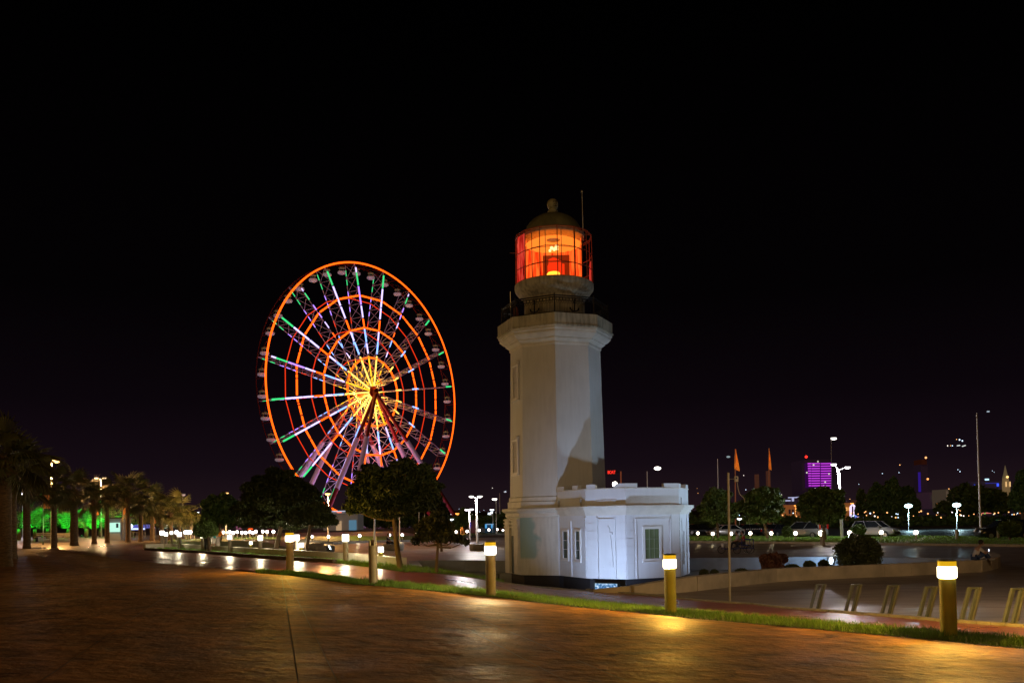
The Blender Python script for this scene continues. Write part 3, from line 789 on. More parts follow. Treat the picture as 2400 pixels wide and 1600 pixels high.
# door on the left facet of the base
A, B = vert(2.95, -2), vert(2.95, -1); Wd = math.hypot(A[0]-B[0], A[1]-B[1])
for s0, s1 in ((0.02, 0.75), (1.55, Wd-0.02)):
    q = MB(); fbox(q, A, B, s0, s1, -1.55, 1.5, 0.005, 0.14); own(q.build('pilaster', M['cornice']))
dr = own(fbox(MB(), A, B, 0.85, 1.45, -1.56, 0.55, 0.006, 0.03).build('door', mat('door_paint', (0.02, 0.06, 0.08), 0.5)))
fbox(MB(), A, B, 1.33, 1.37, -0.6, -0.45, 0.031, 0.07).build('handle', M['metal'], dr)
for z in (1.0, 1.2, 1.38): own(fbox(MB(), A, B, 0.03, Wd-0.03, z, z+0.08, 0.145, 0.2+0.06*(z-1)).build('door_moulding', M['cornice']))
# horizontal courses of the base (front-left facet)
A, B = vert(2.95, -1), vert(2.95, 0); Wd = math.hypot(A[0]-B[0], A[1]-B[1])
for k in range(8):
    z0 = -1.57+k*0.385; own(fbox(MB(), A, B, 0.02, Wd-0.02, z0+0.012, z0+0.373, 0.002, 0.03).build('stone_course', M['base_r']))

# --- annex
P = [(2.45, 47.2), (3.74, 44.45), (5.62, 43.35), (8.48, 44.55), (9.42, 46.9), (9.3, 50.5), (7.2, 52.6), (3.4, 52.8), (2.2, 49)]
cxy = (sum(p[0] for p in P)/len(P), sum(p[1] for p in P)/len(P))
def grow(poly, d):
    return [((x-cxy[0])*(1+d/4)+cxy[0], (y-cxy[1])*(1+d/4)+cxy[1]) for x, y in poly]
lpart(MB().prism(grow(P, -0.35), LZ+0.01, -1.58), 'annex_plinth', M['pit'])
lpart(MB().prism(P, -1.58, 1.62), 'annex', M['annex'])
q = MB()
for d, z0, z1 in ((0.07, 1.60, 1.70), (0.16, 1.70, 1.84), (0.24, 1.84, 1.93), (0.32, 1.93, 2.07)): q.prism(grow(P, d), z0, z1+0.001*(d*10))
lpart(q, 'annex_cornice', M['cornice'])
# parapet as a real wall with a flat roof behind it
lpart(MB().prism(grow(P, -0.2), 2.06, 2.12), 'annex_roof', M['concrete'])
outer = grow(P, 0.02); pm = []
for i in range(len(P)-1):
    A, B = outer[i], outer[i+1]; Wd = math.hypot(A[0]-B[0], A[1]-B[1])
    if i == 7: continue
    o_ = MB(); fbox(o_, A, B, 0.0, Wd, 2.072, 2.90, -0.22, 0.0); pp = lpart(o_, 'parapet', M['annex'])
    c_ = MB(); fbox(c_, A, B, -0.02, Wd+0.02, 2.90, 2.96, -0.25, 0.035); lpart(c_, 'coping', M['cornice'])
def mer(i, s0, s1, z=3.17, o0=-0.24, o1=0.01):
    A, B = outer[i], outer[i+1]; lpart(fbox(MB(), A, B, s0, s1, 2.961, z, o0, o1), 'merlon', M['annex'])
def L_(i): A, B = outer[i], outer[i+1]; return math.hypot(A[0]-B[0], A[1]-B[1])
mer(0, 0.0, 0.75); mer(0, 1.7, 2.25); mer(1, 0.05, 0.55); mer(1, 1.55, L_(1)); mer(2, 0.0, 0.68); mer(2, L_(2)-0.85, L_(2)); mer(3, 0.0, 0.5); mer(3, 1.9, L_(3)); mer(4, 0, 0.5); mer(4, 2.6, L_(4))
# raised frames low on the parapet
for i, s0, s1 in ((0, 1.3, 2.6), (1, 0.6, 1.7)):
    A, B = outer[i], outer[i+1]; q = MB(); fbox(q, A, B, s0, s1, 2.09, 2.36, 0.002, 0.05); lpart(q, 'parapet_panel', M['annex'])
A, B = outer[0], outer[1]
for s0 in (0.35, 2.75): lpart(MB().tube(on(A, B, s0, 2.06, 0.1), on(A, B, s0, 2.45, 0.1), 0.05, n=6), 'drain_pipe', M['concrete'])
# F2 facet with the two windows
A, B = P[0], P[1]; W2 = math.hypot(A[0]-B[0], A[1]-B[1])
def s_of(px, a, b, pa, pb): return (px-pa)/(pb-pa)*math.hypot(a[0]-b[0], a[1]-b[1])
pil = MB(); fbox(pil, A, B, 0.03, 0.16, -1.57, 1.5, 0.004, 0.06); lpart(pil, 'pilaster', M['annex'])
fbox_ = lambda i, s0, s1, z0, z1, o0, o1, nm='panel_frame', mm=None: lpart(fbox(MB(), P[i], P[i+1], s0, s1, z0, z1, o0, o1), nm, mm or M['annex'])
fbox_(0, 1.42, 1.52, -1.57, 1.35, 0.004, 0.06); fbox_(0, W2-0.14, W2-0.03, -1.57, 1.5, 0.004, 0.05)
window(A, B, 0.62, 1.12, -0.62, 0.78, 0.10, (0, 2)); window(A, B, 1.98, 2.42, -0.64, 0.80, 0.10, (0, 2))
# F3 facet: courses, panel, lighthouse relief
A, B = P[1], P[2]; W3 = L_(1)
for k in range(8):
    z0 = -1.57+k*0.40
    fbox_(1, 0.05, 0.60, z0+0.012, z0+0.388, 0.003, 0.035, 'stone_course'); fbox_(1, W3-0.52, W3-0.03, z0+0.012, z0+0.388, 0.003, 0.035, 'stone_course')
fbox_(1, 0.62, 0.68, -1.57, 1.50, 0.003, 0.10, 'panel_frame'); fbox_(1, W3-0.62, W3-0.56, -1.57, 1.50, 0.003, 0.07, 'panel_frame'); fbox_(1, 0.69, W3-0.63, 1.38, 1.44, 0.003, 0.05, 'panel_frame')
rc = 0.70+0.52; q = MB()
def fpoly(q, A, B, pts, o0, o1):
    n_ = len(pts); vs = [on(A, B, s, z, o0) for s, z in pts]+[on(A, B, s, z, o1) for s, z in pts]
    q.add(vs, [tuple(range(n_)), tuple(range(2*n_-1, n_-1, -1))]+[(i, n_+i, n_+(i+1) % n_, (i+1) % n_) for i in range(n_)])
fpoly(q, A, B, [(rc-0.27, -1.0), (rc+0.27, -1.0), (rc+0.14, 0.62), (rc-0.14, 0.62)], 0.004, 0.055)
fpoly(q, A, B, [(rc-0.24, 0.62), (rc+0.24, 0.62), (rc+0.24, 0.74), (rc-0.24, 0.74)], 0.004, 0.07)
fpoly(q, A, B, [(rc-0.10, 0.74), (rc+0.10, 0.74), (rc+0.10, 0.92), (rc+0.0, 1.08), (rc-0.10, 0.92)], 0.004, 0.05)
fpoly(q, A, B, [(rc-0.34, -1.08), (rc+0.34, -1.08), (rc+0.34, -1.0), (rc-0.34, -1.0)], 0.004, 0.06)
fpoly(q, A, B, [(rc-0.30, -1.34), (rc+0.30, -1.34), (rc+0.30, -1.20), (rc-0.30, -1.20)], 0.004, 0.02)
fpoly(q, A, B, [(rc+0.02, -1.0), (rc+0.09, -1.0), (rc+0.09, -0.75), (rc+0.02, -0.75)], 0.056, 0.075)
lpart(q, 'lighthouse_relief', M['annex'])
# F4 facet: courses either side of a framed panel with the big window
A, B = P[2], P[3]; W4 = L_(2); s = lambda z: (z-1495)/(2075-1495)*W4
for k in range(8):
    z0 = -1.57+k*0.40
    fbox_(2, 0.02, s(1572), z0+0.012, z0+0.388, 0.003, 0.035, 'stone_course'); fbox_(2, s(1985), W4-0.03, z0+0.012, z0+0.388, 0.003, 0.035, 'stone_course')
fbox_(2, s(1592), s(1604), -1.57, 1.42, 0.003, 0.05); fbox_(2, s(1968), s(1980), -1.57, 1.42, 0.003, 0.05); fbox_(2, s(1605), s(1967), 1.36, 1.42, 0.003, 0.05)
window(A, B, s(1690), s(1845), -0.60, 0.88, 0.13, (2, 2), M['curt'])
fbox_(2, s(1495), W4, 2.075, 2.07+0.02, 0, 0.02, 'drip_edge')
A, B = P[3], P[4]; W5 = L_(3)
for s0, s1 in ((0.04, 0.5), (W5-0.5, W5-0.04)):
    for k in range(8): z0 = -1.57+k*0.40; fbox_(3, s0, s1, z0+0.012, z0+0.388, 0.003, 0.035, 'stone_course')
fbox_(3, 0.56, 0.62, -1.57, 1.4, 0.003, 0.05); fbox_(3, W5-0.62, W5-0.56, -1.57, 1.4, 0.003, 0.05)
q = MB(); fpoly(q, A, B, [(0.95, -1.0), (1.55, -1.0), (1.38, 0.7), (1.12, 0.7)], 0.004, 0.05); lpart(q, 'lighthouse_relief', M['annex'])
A, B = outer[3], outer[4]; lpart(fbox(MB(), A, B, 0.5, 1.5, 2.08, 2.45, 0.003, 0.05), 'parapet_panel', M['annex'])

# floodlights standing in the yard (real lamps the place has)
M['flood'] = glow('floodlight_glass', (0.75, 0.88, 1.0), 5.0)
def floodlight(loc, tgt, power, col, label, spot=110, blend=0.5, size=0.18, radius=0.1, shine=True):
    t = thing('floodlight', label, 'floodlight', loc, 0, 'floodlights round the lighthouse')
    d = (Vector(tgt)-Vector(loc)).normalized(); a = math.atan2(d.y, d.x)
    MB().box((0, 0, LZ-loc[2]+0.04 if loc[2] > LZ and loc[0] > -6 else -0.1), (size*1.4, size*1.4, 0.07)).tube((0, 0, LZ-loc[2]+0.04 if loc[0] > -6 else -0.1), (0, 0, 0), 0.03).build('stand', M['dark_metal'], t)
    q = MB(); q.tube(-d*0.12, d*0.05, size*0.75, size, 10); q.build('housing', M['dark_metal'], t)
    MB().tube(d*0.052, d*0.065, size*0.9, n=10).build('lens', M['flood'], t)
    l_ = lamp_light(d*(0.12+radius), power, col, t, radius, 'SPOT', None, spot, blend)
    l_.rotation_euler = d.to_track_quat('-Z', 'Y').to_euler()
    return t
floodlight((3.4, 39.0, -2.2), (4.9, 44, 0.3), 1350, (0.50, 0.67, 1.0), 'low floodlight in the yard, shining on the annex front', 75, 0.8)
floodlight((16.2, 42.0, 0.42), (4.0, 47.5, 6.0), 1500, (0.60, 0.80, 1.0), 'floodlight in the yard to the right of the annex', 60, 0.7, radius=0.16)
floodlight((14.5, 47.5, -1.9), (9, 46.5, 1.0), 520, (0.6, 0.75, 1.0), 'floodlight by the right side of the annex', 60, 0.8)
floodlight((-4.0, 37.5, -2.2), (1.5, 49, 4.0), 2250, (0.80, 0.89, 1.0), 'floodlight in the yard to the left of the lighthouse', 70, 0.9)
floodlight((-10.5, 50.0, -0.0), (0.5, 50, 5.0), 700, (1.0, 0.62, 0.25), 'warm floodlight on the lawn left of the lighthouse', 70, 0.9)
# small lamp on the annex parapet
rl = gp(1443, 1400); rp = on(outer[1], outer[2], s_of(1443, outer[1], outer[2], 1376, 1468), 3.02, -0.1)
t = thing('roof_lamp', 'small bright lamp standing on the annex parapet', 'lamp', rp)
MB().tube((0, 0, -0.06), (0, 0, 0.05), 0.04, n=6).build('bracket', M['dark_metal'], t)
MB().sphere((0, 0, 0.12), 0.13).build('bulb', glow('roof_bulb', (1, 0.93, 0.8), 14), t)
# lit glass block at the foot of the annex
t = thing('glass_block', 'glowing icy glass block under the annex wall', 'light box', (4.62, 43.2, -2.4))
MB().box((0, 0, 0.36), (1.25, 0.35, 0.62), -0.5).build('frame', M['glass_dark'], t)
mg = grad_glow('lit_ice_glass', [(0.4, (0.05, 0.16, 0.35)), (0.5, (0.2, 0.4, 0.7)), (0.62, (0.7, 0.85, 1.0))], 1.0, wave=(4, 4, 4))
MB().box((-0.08, -0.18, 0.40), (1.15, 0.04, 0.5), -0.5).build('lit_glass', mg, t)

# ================================================================== BOLLARD LAMPS
def diffuser(name, col, s, through=0.6):
    m = glow(name, col, s); n = m.node_tree; em = [x for x in n.nodes if x.type == 'EMISSION'][0]; o = [x for x in n.nodes if x.type == 'OUTPUT_MATERIAL'][0]
    tr = n.nodes.new('ShaderNodeBsdfTransparent'); mi = n.nodes.new('ShaderNodeMixShader'); mi.inputs[0].default_value = 1-through
    n.links.new(tr.outputs[0], mi.inputs[1]); n.links.new(em.outputs[0], mi.inputs[2]); n.links.new(mi.outputs[0], o.inputs[0]); return m
M['bollard_glow'] = diffuser('bollard_lamp_glass', (1.0, 0.86, 0.55), 9)
M['bollard_white'] = diffuser('bollard_lamp_glass_white', (1.0, 0.92, 0.75), 9)
M['bollard_cool'] = diffuser('bollard_lamp_glass_pale', (1.0, 0.92, 0.78), 9)
GLCOL = dict(bollard_glow=((1.0, 0.54, 0.07), 430), bollard_white=((1.0, 0.72, 0.30), 260), bollard_cool=((1.0, 0.80, 0.48), 110))
M['amber'] = mat('amber_glass', (0.2, 0.12, 0.01), 0.4, emit=(1.0, 0.55, 0.01), es=0.7)
def bollard(h, r_, label, lit=True, amber=True, paint='bollard', gl='bollard_glow', group='lit bollards', head=0.24, cat='bollard light', name='bollard_light'):
    t = thing(name, label, cat, (0, 0, 0), 0, group)
    hb = h-head
    MB().lathe([(r_, -0.05), (r_, hb-0.01), (r_*0.97, hb)], 20).build('post', M[paint], t, True)
    if lit:
        k = 0.62 if amber else 0.95
        MB().lathe([(r_*1.02, hb+0.004), (r_*1.16, hb+0.02), (r_*1.16, hb+head*k), (r_*1.0, hb+head*k+0.01)], 20).build('lamp_glass', M[gl], t, True)
        lamp_light((0, 0, hb+head*k*0.55), GLCOL[gl][1]*(0.5 if h < 0.9 else 1), GLCOL[gl][0], t, 0.035)
        if amber:
            MB().lathe([(r_*1.10, hb+head*k+0.014), (r_*1.10, h-0.012)], 20).build('amber_band', M['amber'], t, True)
        MB().lathe([(r_*1.12, h-0.01), (r_*1.12, h+0.006), (r_*0.6, h+0.015)], 20).build('cap', M['dark_metal'], t, True)
    return t
def put(t, px, base, top=None, h=1.0):
    """stand t on the ground under pixel (px, base); scaled so that its top reaches row top"""
    p = gp(px, base); s_ = 1.0
    if top is not None:
        s_ = (base-top)/ppm(p.y)/h
    t.location = p; t.scale = (s_, s_, s_); return t
b1 = put(bollard(1.0, 0.105, 'nearest lit bollard, olive yellow, at the right edge of the pavement'), 2224, 1489, 1313)
b2 = put(bollard(1.0, 0.10, 'lit olive bollard standing in front of the lighthouse annex'), 1572, 1436, 1299)
b3 = put(bollard(1.0, 0.093, 'lit grey green bollard just left of the lighthouse base', paint='bollard_plain', gl='bollard_white'), 1151, 1396, 1269)
b4 = put(bollard(1.0, 0.095, 'lit tan bollard in the grass at the left end of the verge', paint='bollard_tan'), 679.5, 1339, 1247)
# unlit bollard with a broken rim
t = thing('bollard_light', 'unlit grey bollard with its lamp head broken off', 'bollard light', (0, 0, 0), 0, 'lit bollards')
MB().lathe([(0.09, -0.05), (0.09, 0.80), (0.075, 0.815)], 20).build('post', M['bollard_plain'], t, True)
q = MB()
for k in range(5): a = k*2*PI/5+0.4; q.tube((0.075*math.cos(a), 0.075*math.sin(a), 0.80), (0.075*math.cos(a), 0.075*math.sin(a), 1.0-0.03*k), 0.012, n=5)
q.build('broken_rim', M['metal'], t); MB().lathe([(0.04, 0.80), (0.04, 0.93)], 10).build('socket', M['bark'], t)
put(t, 875, 1367, 1257); t.rotation_euler = (0, R(-0.5), 0)
KIDS.clear()
# second row along the far side of the red path
row = [(380, 1283.5, 1243, 'leftmost tall pale bollard at the left end of the low wall'), (389.5, 1279, 1247, None), (402, 1273, 1244, None), (420.5, 1287.5, 1246, 'lit pale bollard, fourth from the left end of the low wall'),
       (475, 1291.5, 1249, 'lit pale bollard beside the clipped dark tree'), (538.5, 1296, 1252, 'lit pale bollard right of the two children'),
       (610.5, 1300.5, 1254, 'lit pale bollard left of the big pine trunk'), (696, 1304.5, 1252, 'lit pale bollard close behind the tan bollard'),
       (810.5, 1318, 1251, 'lit pale bollard between the two big pines')]
src = bollard(1.0, 0.10, 'x', amber=False, paint='bollard_plain', gl='bollard_cool', group='pale bollards in the grass beyond the path', head=0.26)
for i, (px, b, tp, lab) in enumerate(row):
    o = src if i == 0 else dup(src, (0, 0, 0)); o['label'] = lab or ['', 'short lit bollard, second from the left end of the low wall', 'small lit bollard, third from the left end of the low wall'][i]
    put(o, px, b, tp)
src = bollard(0.6, 0.08, 'x', amber=False, paint='bollard', gl='bollard_cool', group='short bollards near the low wall', head=0.2)
for i, (px, b, tp, lab) in enumerate([(707, 1305, 1271, 'short lit bollard right behind the tan bollard'), (893, 1321, 1280, 'short lit bollard between the unlit bollard and the bare pine trunk'), (588, 1290, 1268, 'short lit bollard on the dark lawn left of the big pine')]):
    o = src if i == 0 else dup(src, (0, 0, 0)); o['label'] = lab; put(o, px, b, tp, 0.6)
# far rows of short bollards
def far_bollard(label, group, col=(1.0, 0.86, 0.66), s_=9):
    t = thing('bollard_light', label, 'bollard light', (0, 0, 0), 0, group)
    MB().lathe([(0.07, -0.05), (0.07, 0.5)], 8).build('post', M['bollard_plain'], t)
    MB().sphere((0, 0, 0.62), 0.15, 10, 7).build('lamp_glass', glow('short_bollard_glow', col, s_*0.4), t, True)
    return t
M_FAR = {}
def far_row(pts, group, fmt, col, s_, light=None):
    src = far_bollard('x', group, col, s_)
    for i, (px, lamp, base) in enumerate(pts):
        o = src if i == 0 else dup(src, (0, 0, 0)); o['label'] = fmt % ORD[i] if i < 20 else fmt % str(i)
        p = gp(px, base); o.location = p; k = (base-lamp)/ppm(p.y)/0.62; o.scale = (k, k, k)
        if light and i % light[1] == 0: lamp_light((p.x, p.y, p.z+0.62*k+0.1), light[0], (1.0, 0.72, 0.32), None, 0.15).name = 'lamp_glow'
far_row([(1636, 1249, 1264), (1671, 1250, 1266), (1714, 1250, 1266), (1759, 1249, 1265), (1808, 1249, 1266), (1865, 1249, 1267.5), (1925, 1249, 1275), (1992, 1248, 1269), (2066, 1247, 1267), (2147, 1247, 1268)],
        'short lit bollards along the right lawn', 'short lit bollard on the lawn before the car park, %s from the left', (1.0, 0.84, 0.62), 30, (55, 1))
far_row([(732, 1257, 1269), (770, 1257, 1270), (843, 1255, 1269), (913, 1253, 1265), (943, 1253, 1266), (977, 1250, 1263), (1069, 1246, 1258), (1095, 1244.5, 1257), (1123, 1242, 1254), (1146, 1241, 1252), (1165, 1240, 1251), (1179, 1242, 1251)],
        'short lit bollards along the lawn below the wheel', 'short lit bollard on the lawn below the wheel, %s from the left', (1.0, 0.9, 0.85), 30, (40, 2))
far_row([(513, 1246.5, 1261), (523, 1247, 1261), (530, 1247, 1260), (538.5, 1246, 1260), (547, 1248, 1262), (556, 1246, 1259), (567, 1247.5, 1262), (576, 1247.5, 1262), (585.5, 1245.5, 1259), (593, 1248, 1262), (600, 1245, 1259), (616, 1245, 1259), (626, 1245.5, 1260), (641, 1245, 1260)],
        'short lit bollards under the left pine', 'short lit bollard in the row under the left pine, %s from the left', (1.0, 0.9, 0.8), 30, (70, 3))
far_row([(414, 1247, 1266), (434.5, 1247, 1264), (440, 1247, 1265), (446, 1246.5, 1263), (455, 1246, 1262)],
        'short lit bollards behind the low wall', 'short lit bollard behind the left end of the low wall, %s from the left', (1.0, 0.9, 0.85), 30, (60, 2))
# unlit concrete posts on the right lawn
src = None
for px, tp, b, lab in ((2243, 1241, 1265, 'plain pale post on the lawn below the right floodlight'), (2340, 1240, 1263, 'plain pale post beside the round bush and dark car'), (1930, 1244, 1276, 'thick pale post by the lamp pole on the lawn edge')):
    p = gp(px, b); h = (b-tp)/ppm(p.y); q = MB().lathe([(0.13, -0.05), (0.13, h-0.02), (0.11, h)], 12)
    o = q.build('concrete_post', M['pale_concrete'], None, True); o.location = p; tag(o, lab, 'post', 'pale posts on the lawn')
# ================================================================== FERRIS WHEEL
WD = 265.0; WAL = R(53); HUB = at(869, 919, WD)
WG = G(HUB.x, HUB.y)
fwh = thing('ferris_wheel', 'giant ferris wheel outlined in orange, with green, violet and yellow light strips', 'ferris wheel', (HUB.x, HUB.y, WG), WAL)
HZ = HUB.z-WG; RW = 299*WD/F; WW = 4.1
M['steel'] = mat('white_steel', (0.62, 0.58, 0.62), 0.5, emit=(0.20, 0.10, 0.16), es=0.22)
M['red_steel'] = mat('red_steel', (0.24, 0.022, 0.014), 0.5)
M['g_or'] = glow('light_orange', (1.0, 0.095, 0.004), 2.7)
M['g_red'] = glow('light_red', (1.0, 0.045, 0.008), 1.1)
M['g_yel'] = glow('light_yellow', (1.0, 0.50, 0.02), 1.7)
M['g_pale'] = glow('light_pale_yellow', (1.0, 0.62, 0.12), 2.0)
M['g_grn'] = glow('light_green', (0.06, 0.95, 0.28), 1.0)
M['g_vio'] = glow('light_violet', (0.42, 0.22, 1.0), 1.9)
M['g_whi'] = glow('light_cold_white', (0.60, 0.50, 1.0), 1.9)
M['g_blu'] = glow('light_blue', (0.22, 0.40, 1.0), 2.2)
LM = [M['g_or'], M['g_red'], M['g_yel'], M['g_pale'], M['g_grn'], M['g_vio'], M['g_whi'], M['g_blu']]
OR, RD, YE, PA, GR, VI, WH, BL = range(8)
NSP = 20
def strip(segs, y0, y1, r_, dots=False):
    q = MB()
    for a, b, c in segs:
        q.cur = c
        n_ = max(1, int((a-b)*RW/2.2)) if dots else 1
        for k in range(n_):
            u = a+(b-a)*k/n_; v = a+(b-a)*(k+(0.6 if dots else 1))/n_
            q.tube((u*RW, y0+(y1-y0)*(1-u), 0), (v*RW, y0+(y1-y0)*(1-v), 0), r_, n=5)
    return q
full1 = [(0.965, 0.86, GR), (0.85, 0.70, WH), (0.69, 0.60, WH), (0.585, 0.51, OR), (0.49, 0.42, WH), (0.41, 0.31, BL), (0.29, 0.05, PA)]
full2 = [(0.965, 0.93, WH), (0.925, 0.83, GR), (0.82, 0.68, VI), (0.67, 0.58, WH), (0.57, 0.505, OR), (0.49, 0.39, BL), (0.38, 0.30, WH), (0.28, 0.12, YE), (0.11, 0.04, YE)]
sparse = [(0.965, 0.90, GR), (0.53, 0.50, BL), (0.49, 0.46, BL), (0.32, 0.26, PA)]
backs = [(0.96, 0.82, GR), (0.80, 0.62, VI), (0.60, 0.52, RD), (0.48, 0.36, BL), (0.28, 0.05, YE)]
bare = [(0.28, 0.05, YE)]
ms_full1 = strip(full1, -0.25, -1.2, 0.26).mesh('light_strip', LM); ms_full2 = strip(full2, -0.25, -1.2, 0.24).mesh('light_strip', LM)
ms_thin = strip(full2, -0.25, -1.2, 0.16, True).mesh('light_strip', LM)
ms_sparse = strip(sparse, -0.25, -1.2, 0.24).mesh('light_strip', LM)
ms_back = strip(backs, WW, WW+1.0, 0.13, True).mesh('light_strip', LM); ms_bare = strip(bare, WW, WW+1.0, 0.14).mesh('light_strip', LM)
q = MB(); q.tube((0.9, -1.1, 0), (RW, 0, 0), 0.11, n=5).tube((0.9, WW+1.0, 0), (RW, WW, 0), 0.11, n=5)
NB = 9
for i in range(NB):
    u, v = 1-i/NB*0.93, 1-(i+1)/NB*0.93
    f = lambda t: Vector((t*RW, -1.1*(1-t), 0)); g_ = lambda t: Vector((t*RW, WW+1.0*(1-t), 0))
    q.tube(f(u), g_(u), 0.075, n=4, cap=False); q.tube(f(u), g_(v), 0.065, n=4, cap=False); q.tube(g_(u), f(v), 0.065, n=4, cap=False)
ms_spoke = q.mesh('spoke', M['steel'])
for k in range(NSP):
    deg = 9+18*k; a = R(deg)        # 0 = right (far side), 180 = left (near side)
    o = bpy.data.objects.new('spoke', ms_spoke); COL.objects.link(o); o.parent = fwh; o.location = (0, 0, HZ); o.rotation_euler = (0, -a, 0)
    dd = (deg+180) % 360-180
    if abs(dd) < 60: fm, bm_ = ms_sparse, ms_bare
    elif abs(dd) < 80: fm, bm_ = (ms_thin if dd > 0 else ms_full2), ms_bare
    else: fm, bm_ = [ms_full1, ms_full2, ms_full1, ms_thin][k % 4] if dd > 0 else ms_full1, ms_back
    for mm in (fm, bm_):
        s_ = bpy.data.objects.new('light_strip', mm); COL.objects.link(s_); s_.parent = o
def wpt(r_, a, y): return Vector((r_*math.cos(a), y, HZ+r_*math.sin(a)))
# outer rim: structure and light
q = MB()
for k in range(120):
    a0 = 2*PI*k/120; a1 = 2*PI*(k+1.02)/120; q.tube(wpt(RW*1.003, a0, -0.15), wpt(RW*1.003, a1, -0.15), 0.27, n=6, cap=False)
q.build('light_ring', M['g_or'], fwh)
for y, m_ in ((0, 'red_steel'), (WW, 'red_steel')):
    q = MB()
    for k in range(80): q.tube(wpt(RW, 2*PI*k/80, y), wpt(RW, 2*PI*(k+1)/80, y), 0.13, n=5, cap=False)
    q.build('rim', M[m_], fwh)
q = MB()
for k in range(40):
    a0 = 2*PI*k/40; q.tube(wpt(RW, a0, 0), wpt(RW, a0, WW), 0.09, n=4); q.tube(wpt(RW, a0, 0), wpt(RW, a0+PI/40*2, WW), 0.06, n=4)
q.build('rim_bracing', M['red_steel'], fwh)
rnd = random.Random(3)
for fr, dash in ((0.27, 2), (0.50, 3), (0.75, 4)):
    for side_ in (0, 1):
        q = MB(); y = -0.35-1.0*(1-fr) if side_ == 0 else WW+1.0*(1-fr)
        for k in range(NSP):
            a0 = R(9+18*k); a1 = R(27+18*k); p, p2 = wpt(fr*RW, a0, y), wpt(fr*RW, a1, y); dd = (9+18*k+9+180) % 360-180
            if side_ == 0:
                cuts_ = [0.03]+sorted(rnd.uniform(0.15, 0.85) for _ in range(dash-1))+[0.97]
                for c0, c1 in zip(cuts_, cuts_[1:]):
                    if fr > 0.6 and -105 < dd < -80: continue
                    MB().tube(p.lerp(p2, c0), p.lerp(p2, max(c0+0.04, c1-0.04)), 0.28, n=5).build('light_tube', M['g_or'], fwh)
            else: q.tube(p.lerp(p2, 0.02), p.lerp(p2, 0.98), 0.12, n=5)
        if side_: q.build('light_ring', M['g_red'], fwh)
        q = MB()
        for k in range(NSP): q.tube(wpt(fr*RW, R(9+18*k), y+0.3), wpt(fr*RW, R(27+18*k), y+0.3), 0.07, n=4)
        q.build('ring_brace', M['red_steel'], fwh)
# hub
MB().tube((0, -2.4, HZ), (0, 7.6, HZ), 0.95, n=14).build('axle', M['red_steel'], fwh)
q = MB(); q.tube((0, -1.4, HZ), (0, -1.0, HZ), 1.7, n=16).tube((0, WW+0.9, HZ), (0, WW+1.3, HZ), 1.7, n=16); q.build('hub_flange', M['red_steel'], fwh)
lamp_light((0, 2.0, HZ-2.5), 15000, (1.0, 0.50, 0.05), fwh, 0.6); lamp_light((0, -2.2, HZ+3.0), 500, (1.0, 0.36, 0.03), fwh, 0.6)
# legs: dark red above, white below
for (yt, A_, N_) in ((-2.2, -23.5, -12.7-2.2), (-2.2, 23.5, -12.7-2.2), (-2.2, -23.4, -1.7-2.2), (-2.2, 23.4, -1.7-2.2), (8.0, -23.5, 8.0+1), (8.0, 23.5, 9.0), (8.0, -23.5, 20), (8.0, 23.5, 20)):
    p = Vector((0, yt, HZ-0.4)); e_ = Vector((A_, N_, 0.0)); f1 = 0.36
    lg = MB().tube(p, p.lerp(e_, f1), 0.52, 0.58, 12).build('leg', M['red_steel'], fwh, True)
    MB().tube(p.lerp(e_, f1), p.lerp(e_, 0.73), 0.74, 0.74, 12).build('leg_sleeve', M['steel'], lg, True); lg2 = MB().tube(p.lerp(e_, 0.73), e_, 0.66, 0.66, 12).build('leg_foot', M['red_steel'], lg, True)
for dx, dy, pw in ((-12, -12, 5000), (6, -8, 2500), (-16, 6, 8000)):
    lamp_light((dx, dy, 2.0), pw, (0.75, 0.42, 1.0), fwh, 0.5)
lamp_light((0, -2, HZ-16), 2500, (1.0, 0.12, 0.05), fwh, 0.5)
# cabins
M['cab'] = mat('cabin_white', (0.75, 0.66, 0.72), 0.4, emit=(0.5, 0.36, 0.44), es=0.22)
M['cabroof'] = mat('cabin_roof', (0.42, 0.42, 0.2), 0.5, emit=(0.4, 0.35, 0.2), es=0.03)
mc = MB().lathe([(0.15, -2.45), (0.8, -2.38), (1.18, -2.15), (1.24, -1.9), (1.15, -1.62), (1.05, -1.60), (1.0, -1.9)], 16, caps=False).mesh('cabin', M['cab'], True)
mr = MB().lathe([(1.0, -0.62), (0.85, -0.40), (0.35, -0.22), (0.1, -0.05)], 14).tube((0.85, 0, -1.7), (0.85, 0, -0.6), 0.04, n=4).tube((-0.85, 0, -1.7), (-0.85, 0, -0.6), 0.04, n=4).tube((0, 0.85, -1.7), (0, 0.85, -0.6), 0.04, n=4).tube((0, -0.85, -1.7), (0, -0.85, -0.6), 0.04, n=4).mesh('cabin_roof', M['cabroof'])
for k in range(40):
    a = R(4.5+9*k); p = wpt(RW*0.985, a, WW*0.6)
    o = bpy.data.objects.new('cabin', mc); COL.objects.link(o); o.parent = fwh; o.location = p
    o2 = bpy.data.objects.new('cabin_roof', mr); COL.objects.link(o2); o2.parent = o
